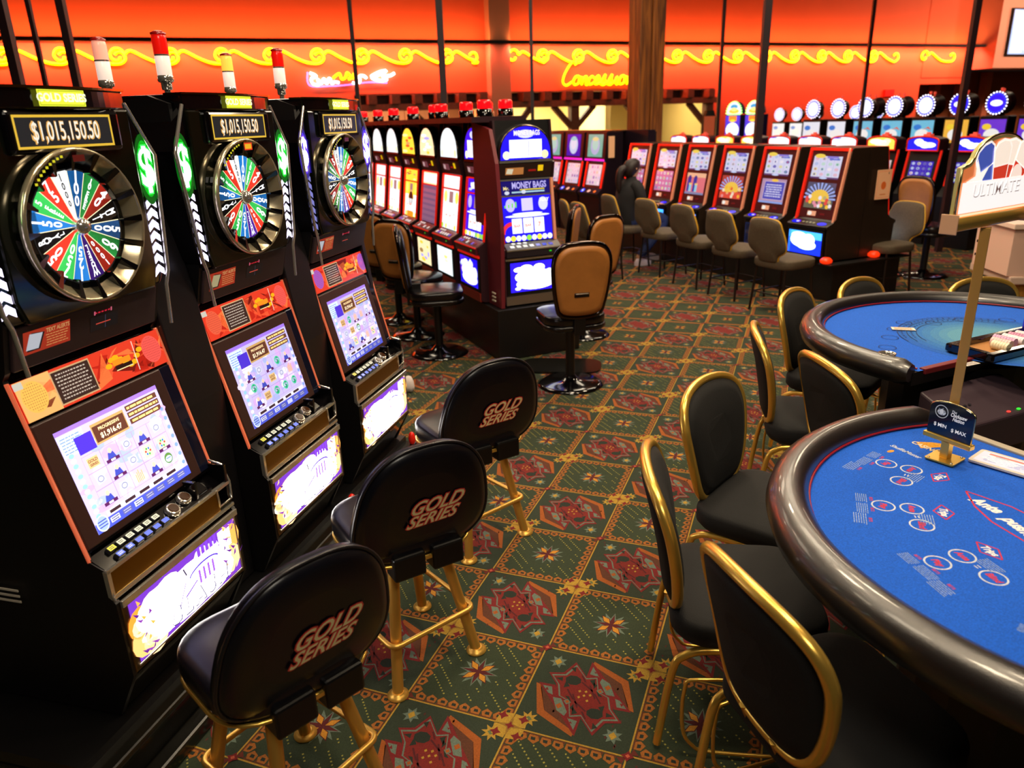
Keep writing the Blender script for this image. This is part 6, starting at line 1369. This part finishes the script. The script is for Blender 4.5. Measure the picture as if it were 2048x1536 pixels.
for sg in (-1, 1):   # fingers resting on the deck
    for q in range(4): MB().tube([(sg * (.13 + (q - 1.5) * .016), .355, .752), (sg * (.13 + (q - 1.5) * .018), .39, .757), (sg * (.13 + (q - 1.5) * .018), .415 - abs(q - 1.5) * .005, .745)], [.009, .008, .006], 6).build('finger', m_skin, pr_)
    MB().tube([(sg * .11, .34, .752), (sg * .085, .365, .75), (sg * .075, .385, .742)], [.010, .009, .007], 6).build('thumb', m_skin, pr_)
def ringsof(lst, n=18): return [[(cx + rx * math.cos(2 * PI * k / n), cy + ry * math.sin(2 * PI * k / n), z) for k in range(n)] for cx, cy, z, rx, ry in lst]
mb = MB(); mb.loft(ringsof([(0, -.03, .52, .17, .14), (0, -.04, .60, .19, .15), (0, -.04, .72, .175, .13), (0, -.02, .86, .205, .14), (0, .0, .97, .215, .13), (0, .01, 1.03, .17, .10), (0, .02, 1.07, .075, .065), (0, .025, 1.10, .06, .055)]))
for sg in (-1, 1): mb.tube(smoothpath([(sg * .15, .0, 1.0), (sg * .225, .01, .95), (sg * .27, .05, .78), (sg * .24, .16, .72), (sg * .17, .28, .73)], 4), [.075 - .0022 * q for q in range(17)], 12)
mb.build('jacket', mat('jacket_black', (14, 11, 16), .8), pr_)
mb = MB()
for sg, kx, ky, fx, fy in ((-1, .42, .55, .31, .10), (1, .42, .55, .10, .12)):
    mb.tube(smoothpath([(sg * .08, -.05, .56), (sg * .10, .16, .57), (sg * .12, kx, ky), (sg * .125, (kx + fx) / 2 + .03, .34), (sg * .13, fx, fy)], 4), [.105 - .003 * q for q in range(17)], 12)
mb.build('jeans', mat('denim', (26, 38, 78), .85), pr_)
mb = MB(); mb.loft(ringsof([(0, -.01, 1.09, .05, .04), (0, -.01, 1.13, .082, .075), (0, .015, 1.18, .096, .100), (0, .025, 1.23, .096, .108), (0, .035, 1.28, .078, .092), (0, .04, 1.31, .03, .04)]))
mb.tube(smoothpath([(0, -.06, 1.20), (0, -.12, 1.17), (0, -.15, 1.08), (0, -.15, .98), (0, -.14, .90)], 4), [.045, .048, .05, .05, .05, .048, .046, .044, .042, .04, .038, .036, .033, .03, .026, .02, .012], 10)
mb.build('hair', mat('dark_hair', (30, 14, 12), .5), pr_)
for x, y0 in ((-.13, .42), (.12, .15)):
    MB().loft([[(x + a_ * .045, y0 + b_ * .12, z) for a_, b_ in [(math.cos(t_), math.sin(t_)) for t_ in [2 * PI * k / 14 for k in range(14)]]] for z in (.0, .02, .045)] + [[(x + a_ * .035, y0 - .03 + b_ * .06, .09) for a_, b_ in [(math.cos(t_), math.sin(t_)) for t_ in [2 * PI * k / 14 for k in range(14)]]]]).build('shoe', mat('pale_shoe', (206, 190, 200), .6), pr_)
for sg in (-1, 1): MB().lathe([(.0, -.012), (.011, -.006), (.011, .006), (0, .012)], 8, (sg * .030, .132, 1.20)).build('eye', mat('eye_dark', (30, 24, 24), .2), pr_)
MB().tube([(0, .14, 1.20), (0, .158, 1.17), (0, .145, 1.16)], [.008, .013, .010], 8).build('nose', m_skin, pr_)
MB().tube([(-.022, .138, 1.135), (0, .143, 1.133), (.022, .138, 1.135)], [.003, .005, .003], 6).build('mouth', mat('lips', (170, 90, 80), .5), pr_)
for sg in (-1, 1): MB().tube([(sg * .078, .045, 1.21), (sg * .088, .04, 1.195), (sg * .080, .05, 1.175)], [.008, .011, .007], 6).build('ear', m_skin, pr_)
o = dup(cs); place(o, 1.53, 9.52, 20, 'cream stool under the seated person'); o['group'] = 'cream stools along the right bank'
